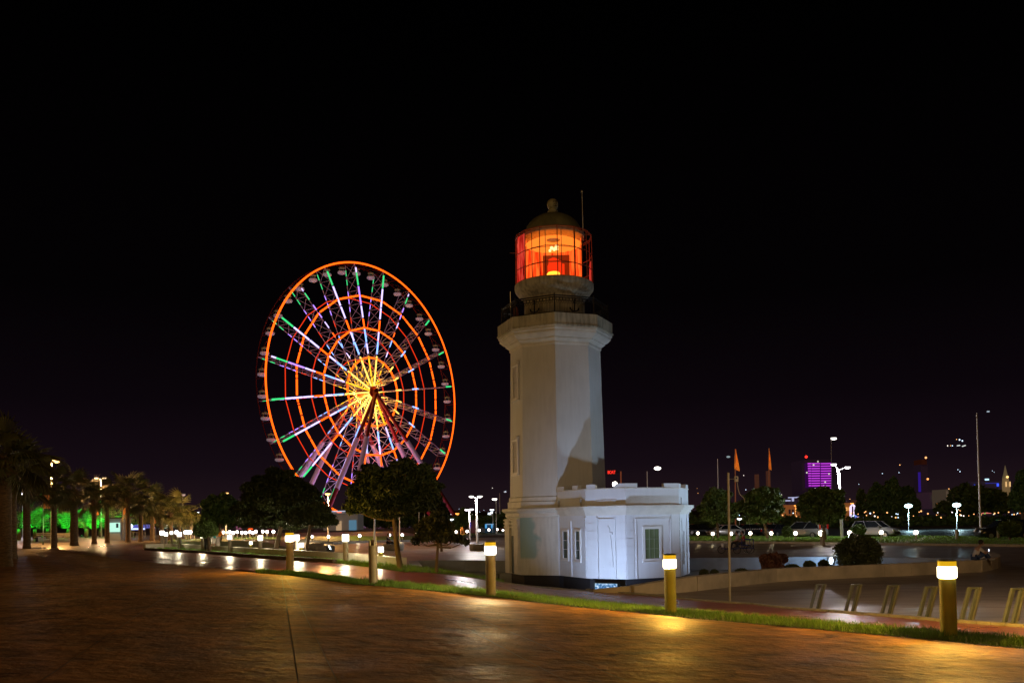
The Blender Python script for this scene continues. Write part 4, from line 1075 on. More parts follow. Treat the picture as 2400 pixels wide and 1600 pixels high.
# ticket building and platform under the wheel
def wbox(q, px0, px1, py0, py1, Y, depth, m=None):
    a = at(px0, py1, Y); b = at(px1, py0, Y)
    return q.box(((a.x+b.x)/2, Y+depth/2, (a.z+b.z)/2), (abs(b.x-a.x), depth, abs(b.z-a.z)))
tb = thing('ticket_office', 'grey ticket office with lit doorway below the ferris wheel', 'building', at(800, 1252, 150))
tinv = Matrix.Translation(-tb.location)
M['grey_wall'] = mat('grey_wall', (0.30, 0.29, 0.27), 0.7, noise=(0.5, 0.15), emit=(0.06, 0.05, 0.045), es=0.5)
for nm, px0, px1, py0, py1, Y, dp, mm in (('wall', 758, 838, 1203, 1255, 151, 6, 'grey_wall'), ('roof', 770, 806, 1196, 1199, 149.5, 3, 'g_w'), ('doorway', 788, 800, 1220, 1254, 150.7, 0.2, 'g_warm'), ('window', 818, 835, 1218, 1253, 150.7, 0.2, 'g_glass'), ('roof_slab', 755, 842, 1200, 1204, 150.2, 7, 'grey_wall')):
    if mm == 'g_w': M[mm] = glow('lit_canopy_edge', (0.75, 0.75, 0.9), 0.7)
    if mm == 'g_warm': M[mm] = glow('lit_doorway', (0.75, 0.48, 0.26), 0.6)
    if mm == 'g_glass': M[mm] = glow('lit_blue_glass', (0.10, 0.22, 0.32), 0.8)
    q = MB(); wbox(q, px0, px1, py0, py1, Y, dp); own(q.build(nm, M[mm]), tb, tinv)
fn = thing('boarding_platform', 'dim red boarding platform with railings under the wheel', 'platform', at(900, 1250, 190)); tinv = Matrix.Translation(-fn.location)
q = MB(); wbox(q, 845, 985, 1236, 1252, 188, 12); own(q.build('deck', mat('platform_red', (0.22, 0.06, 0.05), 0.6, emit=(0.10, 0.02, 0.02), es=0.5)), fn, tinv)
for k in range(12):
    px = 848+k*12; q = MB().tube(at(px, 1237, 189), at(px, 1212, 189), 0.08, n=5); own(q.build('post', M['red_steel']), fn, tinv)
for py in (1213, 1225):
    q = MB().tube(at(846, py, 189), at(984, py, 189), 0.06, n=5); own(q.build('rail', M['red_steel']), fn, tinv)

# ================================================================== VEGETATION
M['leaf_dk'] = mat('dark_leaf', (0.03, 0.035, 0.012), 0.6, noise=(2, 0.6))
def leaf_mesh(name, lumps, n, size, m_, shell=0.55, aspect=0.5, flat=0.0, seed=1):
    rs = np.random.RandomState(seed)
    vol = np.array([l[1][0]*l[1][1]*l[1][2] for l in lumps])**0.8; vol /= vol.sum()
    which = rs.choice(len(lumps), n, p=vol)
    c = np.array([l[0] for l in lumps])[which]; r_ = np.array([l[1] for l in lumps])[which]
    d = rs.normal(size=(n, 3)); d /= np.linalg.norm(d, axis=1)[:, None]
    rad = shell+(1.04-shell)*rs.rand(n)**0.6
    p = c+d*r_*rad[:, None]
    # clumping
    g = np.sin(p[:, 0]*2.1+p[:, 1]*1.3)*np.sin(p[:, 1]*2.7-p[:, 2]*1.9)*np.sin(p[:, 2]*3.1+p[:, 0]*1.7)
    p = p+d*(g*0.22)[:, None]*np.minimum(1.0, r_.mean(axis=1))[:, None]
    a = rs.normal(size=(n, 3)); a /= np.linalg.norm(a, axis=1)[:, None]
    b = np.cross(a, rs.normal(size=(n, 3))); b /= np.linalg.norm(b, axis=1)[:, None]
    s_ = size*(0.6+0.8*rs.rand(n))[:, None]
    a = a*s_; b = b*s_*aspect
    v = np.empty((n*4, 3)); v[0::4] = p-a; v[1::4] = p+b; v[2::4] = p+a; v[3::4] = p-b
    me = bpy.data.meshes.new(name); me.vertices.add(n*4); me.vertices.foreach_set('co', v.ravel())
    me.loops.add(n*4); me.loops.foreach_set('vertex_index', np.arange(n*4, dtype=np.int32))
    me.polygons.add(n); me.polygons.foreach_set('loop_start', np.arange(0, n*4, 4, dtype=np.int32)); me.polygons.foreach_set('loop_total', np.full(n, 4, dtype=np.int32))
    me.materials.append(m_); me.update(calc_edges=True); return me
def obj_of(me, name, parent=None, loc=None):
    o = bpy.data.objects.new(name, me); COL.objects.link(o)
    if parent: o.parent = parent
    if loc is not None: o.location = loc
    return o
def tree(label, base_px, crown, Y=None, n=9000, size=0.11, m_='leaf', name='tree', cat='tree', group=None, trunk=0.14, lean=(0, 0), limbs=6, aspect=0.5, shell=0.5, seed=1, base=None, bark='bark'):
    """crown: list of (px, py, rpx, rpy) ellipses in the photo, built as solid lumps with depth"""
    b = base if base is not None else gp(*base_px); Y = b.y
    t = thing(name, label, cat, b, 0, group); k = ppm(Y); lumps = []; extra = []
    rs = random.Random(seed)
    for (px, py, rx, ry) in crown:
        c = at(px, py, Y+rs.uniform(-0.3, 0.3)*rx/k)-b; ex, ez = rx/k, ry/k; lumps.append(((c.x, c.y, c.z), (ex*0.80, ex*0.78, ez*0.78)))
        for j in range(15 if rx > 25 else 6):
            th = rs.uniform(0, 2*PI); ph = math.asin(rs.uniform(-0.8, 1)); f = rs.uniform(0.12, 0.34)
            extra.append(((c.x+ex*0.86*math.cos(th)*math.cos(ph), c.y+ex*0.82*math.sin(th)*math.cos(ph), c.z+ez*0.86*math.sin(ph)), (ex*f, ex*f, ez*f*0.9)))
    obj_of(leaf_mesh('crown', lumps+extra, n, size, M[m_], shell, aspect, seed=seed), 'crown', t)
    if trunk:
        cx = sum(l[0][0] for l in lumps)/len(lumps); cz = min(l[0][2]-l[1][2]*0.4 for l in lumps)
        p0 = Vector((0, 0, -0.05)); p1 = Vector((cx*0.35+lean[0], lean[1], cz*0.55)); p2 = Vector((cx*0.9, 0, cz+0.1))
        q = MB(); q.tube(p0, Vector((0, 0, 0.12)), trunk*1.35, trunk*1.08, 9); q.tube(Vector((0, 0, 0.12)), p1, trunk*1.08, trunk*0.85, 9); q.tube(p1, p2, trunk*0.85, trunk*0.7, 9)
        q.build('trunk', M[bark], t, True)
        q = MB()
        for i in range(limbs):
            l = lumps[i % len(lumps)]; e_ = Vector(l[0])+Vector((rs.uniform(-.6, .6)*l[1][0], rs.uniform(-.6, .6)*l[1][1], rs.uniform(-.5, .3)*l[1][2]))
            s0 = p1.lerp(p2, rs.uniform(0.5, 1)); mid = s0.lerp(e_, 0.5)+Vector((0, 0, -0.1)); q.tube(s0, mid, trunk*0.42, trunk*0.25, 6); q.tube(mid, e_, trunk*0.25, trunk*0.08, 5)
        q.build('limbs', M[bark], t, True)
    return t
tree('big dark umbrella pine left of the ferris wheel foot', (646, 1300.5), [(655, 1128, 48, 34), (620, 1150, 50, 36), (700, 1160, 58, 40), (655, 1180, 80, 38), (590, 1190, 42, 34), (735, 1200, 48, 36), (650, 1215, 70, 22), (700, 1222, 60, 18)],
     n=52000, size=0.10, m_='needle', trunk=0.12, name='pine_tree', aspect=0.25, seed=3, limbs=10)
tree('broad dark pine in front of the wheel, with a bare leaning trunk', (937, 1333), [(880, 1120, 55, 34), (950, 1115, 62, 38), (1000, 1140, 40, 34), (850, 1160, 42, 34), (920, 1160, 85, 38), (990, 1172, 50, 32), (930, 1190, 70, 22), (835, 1185, 35, 22)],
     n=52000, size=0.08, m_='needle', trunk=0.085, name='pine_tree', aspect=0.25, seed=5, lean=(-0.05, 0), limbs=10)
tree('slim dark pine with leaning black trunk at the right of the left pine', (718, 1305), [(735, 1205, 40, 28), (700, 1215, 40, 20), (760, 1215, 30, 20)], n=9000, size=0.13, m_='needle', trunk=0.08, name='pine_tree', aspect=0.25, seed=6)
tree('pine behind the right edge of the broad pine', (1035, 1290), [(1020, 1180, 22, 20), (1035, 1200, 18, 22)], n=6000, size=0.14, m_='needle', trunk=0.10, name='pine_tree', aspect=0.25, seed=8)
tree('small dark broadleaf tree with thin forked trunk near the lighthouse', (1023, 1342), [(1015, 1228, 29, 30), (1000, 1254, 30, 18), (1040, 1252, 28, 20), (1070, 1263, 22, 10), (1090, 1269, 14, 7), (975, 1267, 14, 9), (1022, 1203, 17, 14), (985, 1236, 20, 14), (1052, 1232, 16, 12)],
     n=3600, size=0.07, m_='leaf_dk', trunk=0.05, shell=0.05, aspect=0.45, seed=9, limbs=16)
tree('dark round tree behind the left street lamp', (515, 1266), [(515, 1190, 38, 34), (500, 1212, 30, 24), (545, 1205, 34, 30)], n=15000, size=0.2, trunk=0.2, seed=11)
tree('small globe clipped dark tree beside the lit bollard on the low wall', (492, 1294), [(480, 1237, 28, 23), (492, 1243, 20, 18)], n=9000, size=0.07, trunk=0.07, seed=12)
for i, (px, b, cr_) in enumerate([(1683, 1262, [(1680, 1170, 36, 28), (1665, 1190, 28, 26), (1700, 1195, 28, 26), (1682, 1210, 38, 14)]),
                      (1799, 1264, [(1785, 1165, 42, 26), (1765, 1188, 34, 28), (1805, 1188, 34, 28), (1785, 1208, 46, 18)]),
                      (1934, 1267, [(1925, 1166, 46, 26), (1900, 1188, 34, 28), (1950, 1188, 34, 30), (1923, 1208, 52, 18)])]):
    tree(['round green street tree nearest the lighthouse annex', 'round green street tree between the two flags', 'round green street tree left of the white lamp pole'][i], (px, b), cr_, n=16000, size=0.22, trunk=0.16, name='street_tree', seed=20+i, group='round trees along the car park')
tree('clipped yellow green bush in front of the silver minivan', (1842, 1262), [(1845, 1246, 14, 13)], n=3500, size=0.1, trunk=0.06, name='bush', cat='bush', seed=30)
tree('clipped bush in front of the silver SUV', (2005, 1262), [(2014, 1240, 17, 15)], n=3500, size=0.1, trunk=0.06, name='bush', cat='bush', seed=31)
tree('round bush with short trunk by the dark SUV on the right', (2368, 1268), [(2368, 1238, 29, 20)], n=6000, size=0.1, trunk=0.12, name='bush', cat='bush', seed=32)
M['leaf_b'] = mat('shrub_leaf', (0.05, 0.065, 0.02), 0.5, noise=(2, 0.6))
def shrub(label, px, py0, py1, rx, Y, n, size, m_, seed, lumps=None):
    c = at(px, (py0+py1)/2, Y); b = Vector((c.x, Y, FLOOR)); k = ppm(Y)
    t = thing('shrub', label, 'shrub', b, 0, 'shrubs in the sunken yard')
    ls = lumps or [(px, (py0+py1)/2, rx, (py1-py0)/2)]
    L2 = []
    for (x, y, a, bb) in ls:
        p = at(x, y, Y)-b; L2.append((tuple(p), (a/k, a/k*0.9, bb/k)))
    obj_of(leaf_mesh('foliage', L2, n, size, M[m_], 0.45, 0.5, seed=seed), 'foliage', t)
    q = MB(); rs = random.Random(seed)
    for i in range(5): q.tube((rs.uniform(-.1, .1), 0, 0), Vector(L2[i % len(L2)][0])+Vector((rs.uniform(-.3, .3), 0, 0)), 0.035, 0.015, 5)
    q.build('stems', M['bark'], t)
shrub('big rounded dark green shrub behind the curved wall', 2010, 1253, 1330, 50, 39.5, 16000, 0.045, 'leaf_b', 41, [(2010, 1288, 50, 36), (1990, 1280, 28, 24), (2032, 1280, 28, 26), (2010, 1312, 48, 22)])
shrub('reddish brown shrub in the sunken yard by the curved wall', 1813, 1296, 1345, 33, 37.0, 3200, 0.06, 'leaf_red', 42, [(1795, 1310, 14, 13), (1815, 1306, 16, 12), (1834, 1309, 12, 10), (1812, 1328, 26, 16)])
shrub('first low dark shrub right of the annex corner', 1650, 1333, 1352, 11, 38.0, 1500, 0.035, 'leaf_b', 43)
shrub('second low dark shrub right of the annex corner', 1674, 1333, 1352, 10, 38.2, 1500, 0.035, 'leaf_b', 44)
shrub('flat dark shrub behind the wall right of the slim pole', 1737, 1331, 1350, 15, 38.5, 1800, 0.035, 'leaf_b', 45)
shrub('low shrub beside the reddish one', 1856, 1321, 1340, 17, 40, 1700, 0.04, 'leaf_b', 46)
shrub('small dark shrub left of the yard lamp', 1897, 1313, 1335, 14, 42, 1700, 0.04, 'leaf_b', 47)
shrub('spiky dark shrub next to the yard lamp', 1930, 1311, 1335, 11, 43, 900, 0.08, 'leaf_b', 48)

# palms of the left avenue
q = MB()
q.tube((0, 0, 0), (0.75, 0, 0.10), 0.016, 0.010, 4)
for i in range(19):
    a = -1.25+2.5*i/18; r_ = 0.85-0.18*abs(a); p0 = Vector((0.72, 0, 0.10)); d = Vector((math.cos(a), math.sin(a), -0.12*abs(a)))
    n_ = Vector((-math.sin(a), math.cos(a), 0)); tip = p0+d*r_+Vector((0, 0, -0.30 if i % 2 else -0.12)); mid = p0+d*r_*0.55
    q.add([p0, mid-n_*0.024+Vector((0, 0, 0.03)), mid+n_*0.024+Vector((0, 0, 0.0)), tip], [(0, 1, 2), (1, 3, 2)])
fan = q.mesh('frond', M['frond'])
q = MB()
for i in range(13):
    u = i/12; x = 0.2+1.9*u; z = 0.95*math.sin(u*1.9)-0.25*u*u
    z2 = 0.95*math.sin(min(1, u+0.08)*1.9)-0.25*(u+0.08)**2
    if i < 12: q.tube((x, 0, z), (x+0.16, 0, z2), 0.018, n=3, cap=False)
    L_2 = 0.62*math.sin(PI*min(0.97, 0.12+u*0.85))
    for s_ in (-1, 1):
        for j in (0, 0.07): q.add([(x+j, 0, z), (x+j+0.05, 0, z), (x+j+0.25, s_*L_2, z-0.18)], [(0, 1, 2)])
pinn = q.mesh('frond', M['frond'])
def palm(label, base_px, top_py, group, nf=34, tw=0.20, seed=1, name='palm_tree', spread=1.0):
    b = gp(*base_px); k = ppm(b.y); H = at(base_px[0], top_py, b.y).z-b.z
    t = thing(name, label, 'palm', b, random.uniform(0, 6), group); rs = random.Random(seed)
    ht = H-1.15*spread
    prof = [(tw*1.35, -0.05), (tw*1.25, 0.15)]
    zz = 0.3
    while zz < ht: prof += [(tw*(1.12-0.12*zz/ht)*(1+0.07*(len(prof) % 2)), zz)]; zz += 0.16
    prof += [(tw*1.3, ht-0.1), (tw*0.9, ht+0.25)]
    MB().lathe(prof, 10).build('trunk', M['palm_bark'], t, True)
    for i in range(nf):
        o = bpy.data.objects.new('frond', fan); COL.objects.link(o); o.parent = t
        o.location = (0, 0, ht+rs.uniform(-0.15, 0.25)); el_ = math.asin(rs.uniform(-0.85, 0.98)); s_ = spread*rs.uniform(0.8, 1.1)
        o.rotation_euler = (rs.uniform(-.4, .4), -el_, i*2.399+rs.uniform(-.2, .2)); o.scale = (s_, s_, s_)
        o.rotation_mode = 'XYZ'
    # hanging skirt of dead leaf bases
    q = MB()
    for i in range(40):
        a = rs.uniform(0, 6.28); r_ = tw*rs.uniform(1.1, 1.5); z = ht-rs.uniform(0, 0.9); q.add([(r_*math.cos(a), r_*math.sin(a), z+0.25), (r_*1.3*math.cos(a+.2), r_*1.3*math.sin(a+.2), z), (r_*1.2*math.cos(a-.2), r_*1.2*math.sin(a-.2), z-0.15)], [(0, 1, 2)])
    tag(q.build('skirt', M['palm_bark'], t), kind='stuff')
    return t
pl = [((10, 1327), 985, 0.23, 1.3, 'nearest palm, thick trunk cut by the left picture edge'), ((27, 1309), 1030, 0.20, 1.3, 'second palm, close behind the nearest palm at the left edge'), ((63, 1284.5), 1085, 0.20, 1.4, 'thick dark palm left of the tallest orange lamp'),
      ((127, 1281), 1090, 0.17, 1.4, 'palm under the tallest orange lamp'), ((174, 1277), 1103, 0.24, 1.4, 'palm third to the right of the lamp with the wide dark foot'), ((221, 1273), 1122, 0.17, 1.4, 'palm left of the bright kiosk'),
      ((251.5, 1271), 1118, 0.17, 1.4, 'palm directly in front of the bright kiosk'), ((300, 1269), 1108, 0.18, 1.5, 'palm right of the bright kiosk'), ((330, 1268), 1130, 0.18, 1.5, 'palm at the left end of the low white wall'),
      ((357, 1266), 1145, 0.18, 1.5, 'palm behind the first bollards of the low wall'), ((378, 1265), 1152, 0.18, 1.5, None), ((400, 1264), 1160, 0.18, 1.5, None), ((420, 1263), 1158, 0.18, 1.5, None), ((447, 1262), 1162, 0.18, 1.5, 'last palm of the avenue before the dark round tree')]
for i, (b, tp, tw, sp_, lab) in enumerate(pl):
    lab = lab or 'distant palm of the avenue, %s from the far end' % {10: 'fourth', 11: 'third', 12: 'second'}[i]
    palm(lab, b, tp, 'palms of the left avenue', nf=34 if i < 9 else 22, tw=tw, seed=50+i, spread=sp_)
for i, (px, b, tp, gpow) in enumerate([(44, 1264, 1195, 90), (82, 1262, 1200, 60), (112, 1260, 1200, 60), (160, 1259, 1205, 110), (203, 1258, 1203, 110), (236, 1257, 1208, 70), (287, 1257, 1200, 90), (311, 1257, 1203, 30)]):
    p = gp(px, b); k = ppm(p.y); H = at(px, tp, p.y).z-p.z; rs = random.Random(80+i)
    t = thing('date_palm', 'low feathery palm lit green, %s from the left' % ORD[i], 'palm', p, rs.uniform(0, 6), 'green lit garden palms')
    MB().lathe([(0.22, -0.05), (0.28, 0.3), (0.22, H*0.35)], 9).build('trunk', M['palm_bark'], t)
    for j in range(11):
        o = bpy.data.objects.new('frond', pinn); COL.objects.link(o); o.parent = t; o.location = (0, 0, H*0.42)
        s_ = H/1.9*rs.uniform(0.8, 1.15); o.rotation_euler = (rs.uniform(-.2, .2), -rs.uniform(-0.25, 0.75), j*2.4+rs.uniform(-.2, .2)); o.scale = (s_, s_, s_)
    if gpow:
        g = thing('garden_light', 'small green garden spotlight at the foot of the %s lit palm' % ORD[i], 'spotlight', (p.x+0.3, p.y-1.9, p.z+0.05), 0, 'green garden lights')
        MB().lathe([(0.08, 0), (0.1, 0.15), (0.07, 0.18)], 8).build('housing', M['dark_metal'], g); MB().lathe([(0.06, 0.182), (0.05, 0.20)], 8).build('lens', glow('green_lens', (0.05, 1, 0.1), 4), g)
        lamp_light((0, 0, 0.35), gpow*34, (0.02, 1.0, 0.07), g, 0.1, 'SPOT', None, 120, 0.6).rotation_euler = (R(180-18), 0, 0)
# ================================================================== STREET LAMPS
def street_lamp(label, pole, heads, Y=None, base=None, r_=0.09, col=(1, 1, 1), s_=14, hr=0.25, power=0, group='street lamps', thin=None, arms=True, name='street_lamp'):
    """pole=(px, top_py); base=(px, base_py); heads=[(px, py)]"""
    b = gp(*base) if Y is None else Vector((at(base[0], base[1], Y).x, Y, G(at(base[0], base[1], Y).x, Y)))
    Y = b.y; t = thing(name, label, 'street lamp', b, 0, group); k = ppm(Y)
    top = at(pole[0], pole[1], Y)-b
    MB().tube((0, 0, -0.05), top, r_, (thin or r_*0.7), 10).build('pole', M['white_metal'], t, True)
    for i, (hx, hy) in enumerate(heads):
        p = at(hx, hy, Y)-b
        q = MB(); 
        if arms: q.tube(top+Vector((0, 0, -0.05)), p+Vector((0, 0, hr*0.5)), r_*0.5, n=6)
        if arms: q.lathe([(hr*0.5, hr*0.75), (hr*1.25, hr*0.45), (hr*1.3, hr*0.25)], 12, tuple(p), caps=True)
        if not arms: q.tube(p+Vector((0, 0.05, hr*0.6)), p+Vector((0, 0.1, hr*0.9)), hr*0.4, n=6)
        q.build('arm', M['dark_metal'], t)
        MB().sphere(p, hr, 10, 7, (1.25, 1, 0.62)).build('lamp_glass', glow('street_lamp_glow', col, s_*0.35), t, True)
        if power: lamp_light(tuple(p-Vector((0, 0.5, hr*3.0))), power, col, t, 0.25)
    return t
ORN = (1.0, 0.50, 0.15); WHT = (1.0, 0.92, 0.85); CLD = (0.80, 0.92, 1.0)
street_lamp('tall orange street lamp rising above the palms', (121, 1082), [(130, 1080)], base=(121, 1272), col=ORN, power=3500, hr=0.30)
street_lamp('twin headed lamp at the far left behind the palms', (53, 1150), [(40, 1150), (50, 1157)], base=(54, 1258), col=(0.95, 0.85, 1.0), power=700, hr=0.15)
street_lamp('lamp between the palm crowns above the bright kiosk', (236, 1122), [(245, 1120), (226, 1120)], base=(238, 1258), col=(1.0, 0.6, 0.3), power=1300, hr=0.2)
street_lamp('orange lamp above the dark round tree', (528, 1162), [(527, 1156)], base=(530, 1262), col=ORN, power=2200, hr=0.28)
street_lamp('orange lamp between the left pine and the wheel', (769, 1163), [(768, 1157)], base=(769, 1257), col=ORN, power=2500, hr=0.2)
street_lamp('thin lamp with white ball left of the dark round tree', (428, 1163), [(428, 1159)], base=(430, 1256), col=(0.9, 0.6, 0.5), s_=2, hr=0.28)
# lamp standing in a round concrete planter
street_lamp('white twin headed lamp standing in the round planter', (1116, 1166), [(1105, 1163), (1124.5, 1163)], base=(1119, 1284), col=WHT, power=450, hr=0.18, r_=0.12)
street_lamp('farther twin headed lamp just left of the planter lamp', (1100, 1196), [(1094, 1194), (1105, 1193)], Y=105, base=(1101, 1243), col=(1, 0.88, 0.95), hr=0.2, power=200)
street_lamp('single white lamp over the trees right of the planter lamp', (1163, 1172), [(1159, 1169)], Y=150, base=(1163, 1240), col=WHT, hr=0.34)
street_lamp('cold white lamp close to the lighthouse', (1155, 1196), [(1153, 1194)], Y=160, base=(1155, 1240), col=CLD, hr=0.3)
street_lamp('lower cold lamp close to the lighthouse', (1151, 1202), [(1152, 1200), (1147, 1203.5)], Y=175, base=(1151, 1240), col=CLD, hr=0.25)
street_lamp('silver pole behind the unlit bollard', (878, 1186), [], base=(877, 1278), r_=0.09, name='lamp_pole')
street_lamp('grey pole behind the bare pine trunk', (936, 1185), [(942, 1185), (929, 1186)], base=(937, 1270), col=WHT, hr=0.13, r_=0.07)
# right side
street_lamp('tall white lamp pole between the right tree and the silver SUV', (1965, 1100), [(1954, 1088), (1986, 1095)], base=(1974, 1262), col=(1.0, 0.93, 0.95), power=1000, hr=0.24, r_=0.16, thin=0.12)
street_lamp('high white lamp above the purple tower', (1948, 1030), [(1954, 1027)], Y=170, base=(1950, 1235), col=WHT, hr=0.45, r_=0.06, thin=0.04)
street_lamp('very tall thin pole at the far right', (2289, 967), [(2316, 964)], base=(2299, 1258), col=(0.7, 0.85, 1.0), s_=1.5, hr=0.12, r_=0.12, thin=0.05, arms=False)
street_lamp('thin pole with a dim lamp above the tree nearest the annex', (1682, 1075), [(1707, 1070)], Y=110, base=(1684, 1250), col=(0.6, 0.75, 0.8), s_=1.2, hr=0.2, r_=0.08, arms=False)
street_lamp('lamp pole rising behind the annex parapet', (1516.5, 1104), [(1541, 1097)], Y=120, base=(1519, 1245), col=WHT, hr=0.38, r_=0.08, arms=False)
street_lamp('left cold blue floodlight on the dark lawn', (2129, 1188), [(2129, 1185)], Y=125, base=(2129, 1234), col=(0.55, 0.90, 1.0), s_=20, hr=0.46, power=700, r_=0.05, arms=False)
street_lamp('right cold blue floodlight on the dark lawn', (2242, 1186), [(2242, 1183)], Y=125, base=(2242, 1234), col=(0.60, 0.92, 1.0), s_=20, hr=0.48, power=700, r_=0.05, arms=False)
street_lamp('tall pale lamp left of the lighthouse, beyond the plaza', (1171, 1155), [(1184, 1152)], Y=200, base=(1172, 1235), col=(0.8, 0.8, 0.9), s_=2, hr=0.25, r_=0.13, arms=False)
# unseen lamp added outside the frame on the right to light the bicycle racks
t = thing('street_lamp', 'unseen street lamp added beyond the right edge to light the racks', 'street lamp', (14.5, 19.5, G(14.5, 19.5)), 0, 'street lamps')
MB().tube((0, 0, 0), (0, 0, 7.0), 0.10, 0.07, 10).build('pole', M['white_metal'], t, True); MB().tube((0, 0, 7.0), (-0.9, 0, 7.1), 0.05, n=6).build('arm', M['white_metal'], t)
MB().sphere((-1.0, 0, 7.0), 0.2, sc=(1.4, 1, 0.5)).build('lamp_glass', glow('rack_fill_lamp', (1.0, 0.78, 0.55), 12), t)
lamp_light((-1.0, 0, 6.7), 1300, (1.0, 0.72, 0.46), t, 0.3)
ol = [(1623, 1218, 150, 'orange lamp just right of the annex'), (1865, 1184, 190, 'orange lamp in front of the lit arcade house'), (1997, 1179, 210, 'orange lamp above the white arch monument'), (2200, 1180, 190, 'orange lamp between the two cold floodlights'),
      (2281, 1172, 200, 'orange lamp left of the very tall thin pole'), (2291, 1168, 230, 'orange lamp beside the very tall thin pole'), (2352, 1163, 200, 'orange lamp at the far right, left of a pair'), (2362, 1168, 205, 'orange lamp at the far right, right of a pair'),
      (1073, 1203, 150, 'orange lamp left of the planter lamp'), (1080, 1221, 150, 'lower orange lamp left of the planter lamp'), (1143, 1220, 170, 'orange lamp over the blue kiosk'), (982, 1190, 120, 'pale lamp in the edge of the broad pine'), (2232, 1173, 240, 'dim orange lamp left of the right floodlight'), (2111, 1190, 200, 'reddish lamp left of the left floodlight'),
      (1964, 1189, 180, 'small orange lamp in the edge of the third street tree'), (1901, 1182, 180, 'small orange lamp seen through the third street tree'), (1820, 1167, 200, 'small orange lamp at the edge of the second street tree')]
for px, py, Y, lab in ol:
    street_lamp(lab, (px, py+2), [(px, py)], Y=Y, base=(px, 1240), col=(1.0, 0.32, 0.06), s_=7, hr=0.34 if Y > 140 else 0.2, r_=0.07, group='orange lamps of the town', power=150 if Y in (150, 190) else 0)
for px, py, Y, lab in [(1058, 1216.5, 140, 'big cold white lamp behind the small dark tree'), (1026, 1204.5, 140, 'cold lamp high behind the small dark tree'), (995, 1174.5, 120, 'cold lamp at the right edge of the broad pine'), (1045, 1223.5, 150, 'small cold lamp below the big one'), (442, 1225, 160, 'cold starry lamp left of the globe tree'), (464, 1200, 150, 'cold lamp left of the dark round tree'),
                   (392, 1230, 150, 'cold lamp among the left bollards'), (375, 1238, 150, 'small lamp at the left bollards'), (1762, 1214, 130, 'white lamp behind the second street tree'), (1733, 1215, 125, 'white lamp above the taxi'), (1768, 1213, 132, 'second white lamp behind the second street tree'), (1756, 1214, 128, 'dim white lamp behind the second street tree'), (1813, 1187, 150, 'greenish lamp in the second street tree')]:
    street_lamp(lab, (px, py+2), [(px, py)], Y=Y, base=(px, 1240), col=(0.82, 0.95, 1.0), s_=9, hr=0.28 if px in (1058, 442, 1733) else 0.17, r_=0.04, group='cold white lamps of the plaza')

# round planters
def planter(label, px0, px1, py0, py1, cx_shift=0):
    c = gp((px0+px1)/2, py1-(py1-py0)*0.42); k = ppm(c.y); r_ = (px1-px0)/2/k; h = (py1-py0)*0.72/k
    t = thing('round_planter', label, 'planter', c, 0, 'round concrete planters')
    MB().lathe([(r_*0.9, -0.05), (r_, h*0.25), (r_, h*0.8), (r_*0.94, h), (r_*0.75, h)], 32).build('rim', M['concrete'], t, True)
    MB().lathe([(r_*0.74, h*0.6), (r_*0.74, h-0.01)], 24).build('bed', M['soil'], t); return t, c, h
planter('round concrete planter at the foot of the twin headed lamp', 1100, 1142, 1277, 1297)
tp_, pc, ph = planter('round concrete planter seat with a person on its rim', 896, 947, 1277, 1296)
planter('left grey round planter behind the short bollard', 716, 760, 1275, 1292); planter('right grey round planter behind the short bollard', 738, 784, 1281, 1300)

# slim pole with a junction box
p = gp(1711, 1407); t = thing('utility_pole', 'slim tan pole with a junction box and dangling cable', 'pole', p)
top = at(1707, 1107, p.y)-p
MB().tube((0, 0, -0.05), top, 0.036, 0.034, 10).build('pole', M['bollard_plain'], t, True)
c = at(1725.5, 1122, p.y)-p; MB().box(c, (0.11, 0.07, 0.17), 0.1).build('junction_box', M['pale_concrete'], t, bevel=0.008)
MB().tube(at(1711, 1122, p.y)-p, c, 0.012, n=6).build('bracket', M['metal'], t)
pts = [at(x, y, p.y)-p for x, y in ((1728, 1130), (1730, 1144), (1733, 1156), (1739, 1163), (1744, 1167), (1746, 1176))]
MB().path(pts, 0.008, 5).build('cable', M['pale_concrete'], t)
MB().box(c+Vector((0, -0.037, 0.03)), (0.05, 0.004, 0.06), 0.1).build('label_plate', M['dark_metal'], t)

# flags
def flag(label, px, py0, py1, base, Y, w, seed):
    b = Vector((at(px, base, Y).x, Y, G(at(px, base, Y).x, Y))); t = thing('flag', label, 'flag', b, 0, 'hanging flags')
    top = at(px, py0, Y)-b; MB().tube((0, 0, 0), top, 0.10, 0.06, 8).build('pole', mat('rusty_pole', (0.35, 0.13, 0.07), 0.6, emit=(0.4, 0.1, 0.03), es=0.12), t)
    bot = at(px, py1, Y)-b; q = MB(); rows = 12; cols = 6; vs = []; k = ppm(Y); rs = random.Random(seed)
    for i in range(rows+1):
        u = i/rows; wd = w/k*(0.15+0.85*u**1.3)*(1 if u < 0.93 else 0.85)
        for j in range(cols+1):
            v = j/cols; vs.append((top.x+(bot.x-top.x)*u+(v-0.15)*wd, 0.14*math.sin(v*9+u*4), top.z+(bot.z-top.z)*u-0.35*v*u))
    fs = [(i*(cols+1)+j, i*(cols+1)+j+1, (i+1)*(cols+1)+j+1, (i+1)*(cols+1)+j) for i in range(rows) for j in range(cols)]
    q.add(vs, fs); q.build('cloth', grad_glow_mat, t, True)
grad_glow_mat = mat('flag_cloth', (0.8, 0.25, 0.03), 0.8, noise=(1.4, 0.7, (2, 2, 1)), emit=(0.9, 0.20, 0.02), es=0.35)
flag('orange flag hanging from a thin pole behind the utility pole', 1723, 1052, 1098, 1210, 110, 14, 1)
flag('narrow orange flag above the second street tree', 1802, 1050, 1097, 1210, 130, 8, 2)
